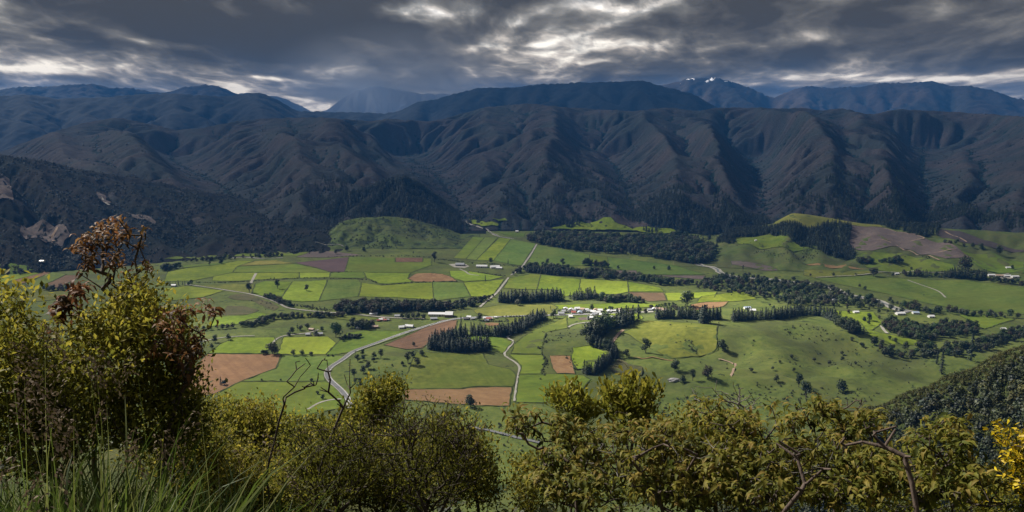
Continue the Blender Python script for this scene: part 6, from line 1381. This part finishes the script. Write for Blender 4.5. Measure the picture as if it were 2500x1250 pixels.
shrub('brown_leaved_shrub', 'brown-leaved branch spreading right from the dense left shrub', (400, 1200, 5.3), [(465,770,5.3,62,32,.3),(420,790,5.3,60,45,.3),(470,840,5.3,45,45,.3),(420,860,5.3,50,50,.3),(465,905,5.3,35,35,.3),(510,760,5.3,24,24,.2)], 60, 'brown', 4, 0.25, 0.0030, 1.0, 0.072, wig=0.1, shell=0.3, single=120)
shrub('brown_leaved_shrub', 'small brown-leaved sprig between the two dense left shrubs', (140, 1200, 5.7), [(125,745,5.7,28,22,.2),(160,765,5.7,25,25,.2),(185,715,5.7,25,22,.2)], 12, 'brown', 14, 0.25, 0.003, 1.3, 0.095, shell=0.2)
shrub('round_bush', 'olive rounded bush at the bottom left behind the tall grass', (470, 1250, 7.0), [(430,1030,7.0,70,50,.5),(500,1060,7.0,80,60,.5),(400,1100,6.8,110,70,.6)], 330, 'olive', 5, 0.35, 0.0016, 1.4, 0.034)
shrub('round_bush', 'yellow-tipped rounded bush left of the bare stems', (560, 1250, 8.5), [(545,1005,8.5,62,45,.5),(520,1060,8.5,70,60,.5),(600,1050,8.5,70,60,.5)], 300, 'small', 6, 0.35, 0.0018, 1.4, 0.042)
shrub('round_bush', 'second yellow-tipped rounded bush beside the bare stems', (660, 1250, 8.2), [(640,1015,8.2,60,42,.5),(680,1060,8.2,70,55,.5),(620,1100,8.2,80,60,.5)], 300, 'small', 7, 0.35, 0.0018, 1.4, 0.042)
shrub('round_bush', 'single round leafy bush standing out against the bare field', (905, 1250, 7.5), [(930,965,7.5,62,36,.4),(905,1000,7.5,60,40,.4),(955,945,7.5,30,22,.2),(880,1030,7.5,50,35,.3)], 260, 'small', 8, 0.2, 0.0022, 1.5, 0.042)
shrub('scraggy_shrub', 'dark scraggy shrub of fine twigs at the bottom centre', (830, 1290, 5.6), [(760,1070,5.6,75,60,.5),(850,1080,5.6,90,55,.5),(800,1150,5.5,130,80,.6),(930,1120,5.6,80,60,.5)], 520, 'twig', 9, 0.55, 0.0017, 3.0, 0.030, wig=0.05)
shrub('scraggy_shrub', 'dark wide scraggy shrub of fine upright twigs right of the round bush', (1020, 1290, 5.8), [(1040,1010,5.8,110,50,.5),(1110,1040,5.8,90,55,.5),(1000,1090,5.7,110,70,.6),(1120,1120,5.7,90,70,.5),(1060,1180,5.6,130,60,.6)], 900, 'twig', 10, 0.55, 0.0017, 2.2, 0.028, wig=0.05)
shrub('undergrowth_bush', 'low dark olive bush filling the bottom under the scraggy twigs', (900, 1300, 6.4), [(760,1180,6.4,130,70,.5),(920,1180,6.4,130,70,.5),(1060,1190,6.4,110,60,.5),(840,1120,6.6,120,50,.5),(1040,1090,6.8,120,50,.5),(1150,1180,6.4,60,60,.4)], 760, 'olive', 11, 0.4, 0.0016, 1.1, 0.036)
shrub('bare_branched_shrub', 'bare dark forked stem leaning over the green paddock', (700, 1250, 5.4), [(728,890,5.4,16,18,.1),(752,885,5.4,12,22,.1),(695,975,5.4,12,18,.1),(740,945,5.4,22,28,.1),(715,930,5.4,22,30,.1),(770,930,5.4,20,30,.1)], 26, 'twig', 12, 0.3, 0.0030, 0, 0.03, wig=0.10, shell=0.2)
shrub('bare_branched_shrub', 'tall thin bare stem beside the round leafy bush', (800, 1250, 5.6), [(850,880,5.6,14,14,.1),(842,925,5.6,14,24,.1),(770,905,5.6,16,16,.1),(790,960,5.6,18,28,.1),(830,1000,5.6,18,20,.1),(860,940,5.6,16,40,.1),(800,900,5.6,20,40,.1)], 26, 'twig', 13, 0.3, 0.0030, 0, 0.03, wig=0.12, shell=0.2)
# right: big drooping-leaved shrubs
BIG = [('drooping_leaved_shrub', 'drooping-leaved shrub reaching out over the gap in the middle', (1440,1290,5.2), [(1270,1015,5.4,40,28,.25),(1310,1040,5.4,60,40,.3),(1380,1050,5.3,60,45,.3),(1440,1090,5.2,90,60,.4),(1360,1150,5.0,90,60,.4),(1440,1190,4.8,120,60,.4)], 170, 20),
       ('drooping_leaved_shrub', 'drooping-leaved shrub below the two bright upright bushes', (1600,1300,5.0), [(1560,1060,5.2,90,40,.4),(1640,1090,5.1,90,60,.4),(1560,1140,5.0,90,60,.4),(1660,1190,4.8,130,60,.4)], 180, 21),
       ('drooping_leaved_shrub', 'wide drooping-leaved shrub with a thick reddish bough', (1850,1300,5.0), [(1720,1010,5.4,60,45,.4),(1800,1040,5.3,70,50,.4),(1890,1030,5.3,80,45,.4),(1760,1120,5.0,100,70,.4),(1900,1120,5.0,100,70,.4),(1860,1200,4.8,140,60,.4)], 220, 22),
       ('drooping_leaved_shrub', 'drooping-leaved shrub in front of the dark spur', (2060,1300,5.2), [(2000,1000,5.5,70,40,.3),(2100,1040,5.4,70,45,.3),(2040,1100,5.2,90,60,.4),(2140,1150,5.0,90,70,.4),(2060,1200,4.9,120,50,.4)], 170, 23),
       ('drooping_leaved_shrub', 'drooping-leaved shrub standing highest before the yellow broom', (2260,1300,5.0), [(2310,1045,5.0,60,25,.25),(2260,1090,5.0,70,45,.3),(2350,1110,5.0,50,50,.3),(2290,1170,4.9,110,60,.4),(2400,1200,4.8,70,50,.4)], 130, 24)]
for nm, lab, b, lobes, nt, sd in BIG:
    shrub(nm, lab, b, lobes, int(nt * 1.35), 'big', sd, 0.22, 0.0036, 1.15, 0.078, wig=0.12, shell=0.35, single=260)
shrub('undergrowth_bush', 'low dark bush filling the bottom right under the drooping leaves', (1800, 1330, 6.2), [(1450,1180,6.2,170,70,.6),(1700,1160,6.2,180,80,.6),(1950,1160,6.2,180,80,.6),(2200,1180,6.2,170,80,.6),(2400,1220,6.0,120,60,.5)], 640, 'olive', 25, 0.4, 0.0016, 1.2, 0.040)
shrub('bright_bush', 'bright upright-leaved bush standing tallest in the middle of the shrubs', (1530, 1250, 6.6), [(1535,985,6.6,64,50,.4),(1585,950,6.6,28,28,.25),(1540,935,6.6,24,24,.2),(1485,960,6.6,24,28,.25),(1540,1015,6.6,62,36,.4)], 230, 'bright', 26, 0.3, 0.002, 1.2, 0.066)
shrub('bright_bush', 'smaller bright upright-leaved bush left of the tallest one', (1390, 1250, 6.8), [(1390,985,6.8,55,38,.4),(1400,955,6.8,22,22,.2),(1360,970,6.8,25,25,.2),(1420,1010,6.8,50,35,.3)], 150, 'bright', 27, 0.3, 0.002, 1.2, 0.062)
shrub('bare_twigs', 'bare grey twiggy crown above the right shrubs', (1750, 1250, 6.2), [(1700,965,6.2,40,32,.3),(1770,960,6.2,60,34,.3),(1830,985,6.2,40,30,.3)], 90, 'twig', 28, 0.3, 0.0024, 0, 0.03, bark='fg_grey', wig=0.1, shell=0.3)
shrub('bare_twigs', 'bare twigs poking up at the right before the spur', (2060, 1250, 6.0), [(2090,985,6.0,40,24,.2),(2010,990,6.0,40,20,.2),(1950,990,6.0,30,20,.2)], 36, 'twig', 29, 0.3, 0.0026, 0, 0.03, wig=0.1, shell=0.3)
shrub('leafy_bush', 'small pale yellow-green bush low in the gap', (1290, 1290, 6.5), [(1290,1150,6.5,45,35,.3),(1300,1200,6.4,55,45,.3)], 130, 'small', 30, 0.35, 0.0016, 1.2, 0.036)
shrub('tangled_bush', 'yellow-olive tangled bush between the round bush and the gap', (1130, 1290, 6.0), [(1090,1060,6.2,60,40,.4),(1150,1100,6.0,50,50,.4),(1180,1170,5.8,40,60,.4)], 240, 'olive', 33, 0.4, 0.0018, 1.2, 0.036)
shrub('tangled_bush', 'yellow-olive tangled bush under the bare stems', (760, 1290, 6.6), [(740,1050,6.8,70,35,.4),(820,1060,6.6,70,40,.4),(770,1110,6.4,90,50,.4)], 300, 'small', 34, 0.4, 0.0018, 1.2, 0.038)
shrub('tangled_bush', 'dark green bush between the drooping-leaved shrubs', (1720, 1290, 5.8), [(1660,1060,6.0,70,45,.4),(1760,1080,5.9,80,55,.4),(1700,1150,5.7,110,60,.4)], 330, 'olive', 35, 0.4, 0.0018, 1.2, 0.040)
shrub('thicket_bush', 'dark tangled thicket low between the tall grass and the bare stems', (560, 1290, 7.4), [(470,1130,7.4,110,70,.6),(600,1140,7.4,110,60,.6),(540,1200,7.0,160,60,.6),(700,1180,7.2,110,70,.6)], 620, 'olive', 37, 0.4, 0.0018, 1.2, 0.044)
shrub('thicket_bush', 'olive tangled thicket low between the two scraggy shrubs', (960, 1290, 7.0), [(860,1080,7.4,110,45,.5),(980,1080,7.2,100,50,.5),(940,1160,7.0,150,70,.6),(1080,1140,7.0,110,60,.5)], 620, 'olive', 38, 0.4, 0.0018, 1.1, 0.042)
shrub('dead_twigs', 'fine dark dead twigs standing over the bottom centre thicket', (950, 1290, 5.5), [(820,1060,5.5,120,50,.3),(960,1030,5.6,120,50,.3),(1080,1040,5.6,100,50,.3),(1150,1090,5.6,50,50,.3)], 420, 'twig', 39, 0.5, 0.0017, 0, 0.03, wig=0.06, shell=0.3)
shrub('dead_twigs', 'pale dead twigs tangled in the right shrubs', (1650, 1290, 4.9), [(1500,1120,4.9,110,60,.3),(1700,1120,4.9,120,70,.3),(1960,1120,4.9,110,70,.3)], 170, 'twig', 36, 0.35, 0.0020, 0, 0.03, bark='fg_grey', wig=0.12, shell=0.3)
for lab, b, lb, sd in (('gnarled reddish bough low in the wide right shrub', (1850, 1290, 4.5), [(1950,1110,4.4,22,18,.1),(2010,1150,4.4,26,12,.1),(1900,1080,4.5,18,18,.1),(1960,1190,4.4,30,14,.1)], 50),
                       ('gnarled dark bough rising in front of the spur', (2150, 1290, 4.5), [(2060,1080,4.5,22,26,.1),(2230,1110,4.5,26,20,.1),(2130,1060,4.5,16,20,.1),(2190,1050,4.5,18,18,.1)], 51),
                       ('gnarled dark branch reaching left over the gap', (1420, 1290, 4.9), [(1270,1060,4.9,18,14,.1),(1330,1100,4.9,24,14,.1),(1400,1130,4.9,24,20,.1)], 52),
                       ('forked bare bough under the drooping leaves in the middle', (1620, 1290, 4.6), [(1560,1120,4.6,26,20,.1),(1680,1110,4.6,26,20,.1),(1630,1080,4.6,18,18,.1)], 53)):
    shrub('gnarled_shrub', lab, b, lb, 14, 'twig', sd, 0.25, 0.0058, 0, 0.03, bark='fg_red', wig=0.16, shell=0.2)
# yellow broom
e_, N_, p_, end_, T_, b_ = shrub('broom_bush', 'yellow-flowering broom at the right picture edge', (2480, 1290, 4.8), [(2450,1060,4.8,28,30,.2),(2490,1090,4.8,45,55,.3),(2470,1150,4.8,50,45,.3),(2520,1150,4.8,60,80,.3)], 150, 'twig', 31, 0.5, 0.002, 3.0, 0.028, wig=0.05)
r = np.random.default_rng(9); i = np.repeat(end_, 15); j = i.copy(); bk = r.integers(0, 4, len(i))
for k in range(3):
    mk = bk > k; j[mk] = np.where(p_[j[mk]] > 0, p_[j[mk]], j[mk])
fl = leaves(OBOV, N_[j] + r.normal(0, .014, (len(j), 3)), T_[j] * .5 + rnd_dirs(len(j), r), 0.034 * r.uniform(.7, 1.2, len(j)), r, .6)
fo = mesh_obj('blossom', fl[0] - b_, fl[1], M['fg_flower'], e_, attrs={'lv': fl[2]}); fo['kind'] = 'stuff'
e_, N_, p_, end_, T_, b_ = shrub('broom_bush', 'few yellow broom flowers low among the right shrubs', (2380, 1300, 5.3), [(2345,1210,5.3,30,22,.2),(2400,1215,5.3,25,20,.2)], 30, 'twig', 32, 0.5, 0.002, 2.0, 0.028, wig=0.05)
j = np.repeat(end_, 12); fl = leaves(OBOV, N_[j] + r.normal(0, .02, (len(j), 3)), rnd_dirs(len(j), r), 0.026, r, .6)
fo = mesh_obj('blossom', fl[0] - b_, fl[1], M['fg_flower'], e_, attrs={'lv': fl[2]}); fo['kind'] = 'stuff'

# grass: long blades, stalks and nodding seed heads
def build_grass():
    r = np.random.default_rng(4); V, F_, L_ = [], [], []; off = 0; SV, SF, SL = [], [], []; so_ = 0
    def blade(root, tip, w, lv, droop):
        nonlocal off
        n = 6; t = np.linspace(0, 1, n)[:, None]; side = np.cross(tip - root, r.normal(size=3)); side /= np.linalg.norm(side) + 1e-9
        c = root + (tip - root) * t + np.array([0, 0, 1]) * (t - t ** 2) * droop + side * (np.sin(t * 3.1) * r.normal(0, 0.03))
        wv = np.cross(tip - root, -root + [0, 0, ZC]); wv = wv / (np.linalg.norm(wv) + 1e-9) * 0.6 + r.normal(0, .5, 3); wv /= np.linalg.norm(wv)
        ww = w * np.array([.7, 1, 1, .85, .55, .06])[:, None]
        V.append(np.stack([c - wv * ww, c + wv * ww], 1).reshape(-1, 3))
        k = np.arange(n - 1) * 2 + off; F_.append(np.concatenate([np.stack([k, k + 1, k + 3], -1), np.stack([k, k + 3, k + 2], -1)])); L_.append(np.full(2 * n, lv)); off += 2 * n
        return c
    def put(px, d):
        q = P3(px, 1200, d); return np.array([q[0], q[1], float(HILL(q[0], q[1]))])
    for k in range(11000):
        px = r.uniform(-160, 620) if r.random() < 0.8 else r.uniform(500, 1350); d = r.uniform(1.7, 5.2) if px < 450 else r.uniform(2.4, 5.0)
        root = put(px, d); h = r.uniform(0.35, 1.15) * (1.0 if px < 330 else 0.72); a = r.random() * 6.28; lean = h * r.uniform(0.1, 0.75)
        tip = root + np.array([math.cos(a) * lean, math.sin(a) * lean, h * r.uniform(0.55, 1.0)])
        blade(root, tip, r.uniform(0.0022, 0.0075), r.choice([r.uniform(0, .8), r.uniform(.8, 1.0)], p=[.86, .14]), h * r.uniform(0.2, 0.9))
    stalks = [(60,930,2.6),(30,900,2.4),(100,880,2.8),(170,880,2.9),(200,870,3.0),(15,960,2.3),(60,980,2.3),(120,1010,2.5),(140,960,2.8),(230,850,3.0),(215,870,3.0),(110,800,3.2),(95,790,3.2),(340,1050,3.0),(375,1060,3.2),(490,1010,2.8),(400,1050,3.2),(130,1090,2.2),(110,1150,2.0),(40,1080,2.0),(300,1080,2.6),(180,1000,2.6),(640,1060,3.0),(570,1100,3.0),(700,1140,3.0),(260,980,2.8),(20,840,2.9),(330,870,3.2)]
    for px, py, d in stalks:
        top = P3(px, py, d); root = put(px + r.uniform(-70, 70), d * r.uniform(.95, 1.1))
        blade(root, top, 0.0020, r.uniform(.55, .95), 0.25)
        # panicle: drooping strings of spikelets
        dirx = r.choice([-1, 1]) * np.array([1.0, r.normal(0, .4), 0])
        for s in range(r.integers(3, 5)):
            L = r.uniform(.06, .17); st = top + np.array([0, 0, -0.03 * s]) ; m = int(L / .008)
            for q in range(m):
                u = q / m; p = st + dirx * (L * .55 * u) + np.array([0, 0, L * (.25 * u - 1.0 * u * u)]) + r.normal(0, .004, 3)
                ax = np.array([dirx[0] * .4, dirx[1] * .4, -1 + .8 * (1 - u)]) + r.normal(0, .3, 3)
                v, f, l = leaves(TINY, p[None], ax[None], r.uniform(.010, .018), r, .8)
                SV.append(v); SF.append(f + so_); SL.append(l); so_ += len(v)
    g = mesh_obj('grass', np.concatenate(V), np.concatenate(F_), M['fg_grass'], attrs={'lv': np.concatenate(L_)})
    tag(g, 'long green and straw-coloured grass at the bottom left', kind='stuff')
    s = mesh_obj('seed_heads', np.concatenate(SV), np.concatenate(SF), M['fg_seed'], g, attrs={'lv': np.concatenate(SL)}); s['kind'] = 'stuff'
build_grass()
# undergrowth hiding the steep ground below the shrubs
r = np.random.default_rng(12); n = 1500
az_ = r.uniform(-0.75, 0.75, n); d_ = r.uniform(15, 60, n); x_, y_ = d_ * np.sin(az_), d_ * np.cos(az_)
scatter('undergrowth', np.c_[x_, y_, HILL(x_, y_) - 0.1], r.uniform(0.12, 0.3, n), CL['scrub'] + CL['gold'], 'low dark undergrowth on the steep ground below the shrubs', 13)

# ---------------------------------------------------------------- a veil of rain hanging between the far mountains
def build_rain():
    a = math.atan2(*pdir(940, 200)[:2]); d = 14000.0; c = (d * math.sin(a), d * math.cos(a), 1050.0)
    nr, na = 14, 40; V, F_ = [], []                                  # a curtain thinning out smoothly towards its edges
    for sgn in (-1, 1):
        for i in range(nr):
            q = i / (nr - 1)
            for k in range(na):
                g = 2 * math.pi * k / na; z = math.sin(g) * q
                V.append((math.cos(g) * q * 2300 + 240 * z, sgn * (900 * (1 - q * q) ** 1.6 + (0 if i == nr - 1 else 2)), z * 1050))
        o_ = 0 if sgn < 0 else nr * na
        for i in range(nr - 1):
            for k in range(na):
                f = (o_ + i * na + k, o_ + i * na + (k + 1) % na, o_ + (i + 1) * na + (k + 1) % na, o_ + (i + 1) * na + k)
                F_.append(f if sgn > 0 else f[::-1])
    me = bpy.data.meshes.new('rain'); me.from_pydata(V, [], F_)
    bm = bmesh.new(); bm.from_mesh(me); bmesh.ops.remove_doubles(bm, verts=bm.verts[:], dist=0.5); bmesh.ops.recalc_face_normals(bm, faces=bm.faces[:]); bm.to_mesh(me); bm.free()
    m, t = new_mat('rain_air'); t.n.remove(t.n['Principled BSDF']); out = [n for n in t.n if n.type == 'OUTPUT_MATERIAL'][0]
    pv = t.new('ShaderNodeVolumePrincipled'); pv.inputs['Color'].default_value = (0.75, 0.78, 0.84, 1); pv.inputs['Density'].default_value = 1.9e-4
    t.l.new(pv.outputs[0], out.inputs['Volume']); me.materials.append(m)
    o = bpy.data.objects.new('rain', me); COL.objects.link(o); o.location = c
    tag(o, 'pale veil of rain in front of the remote peak', kind='stuff')
build_rain()
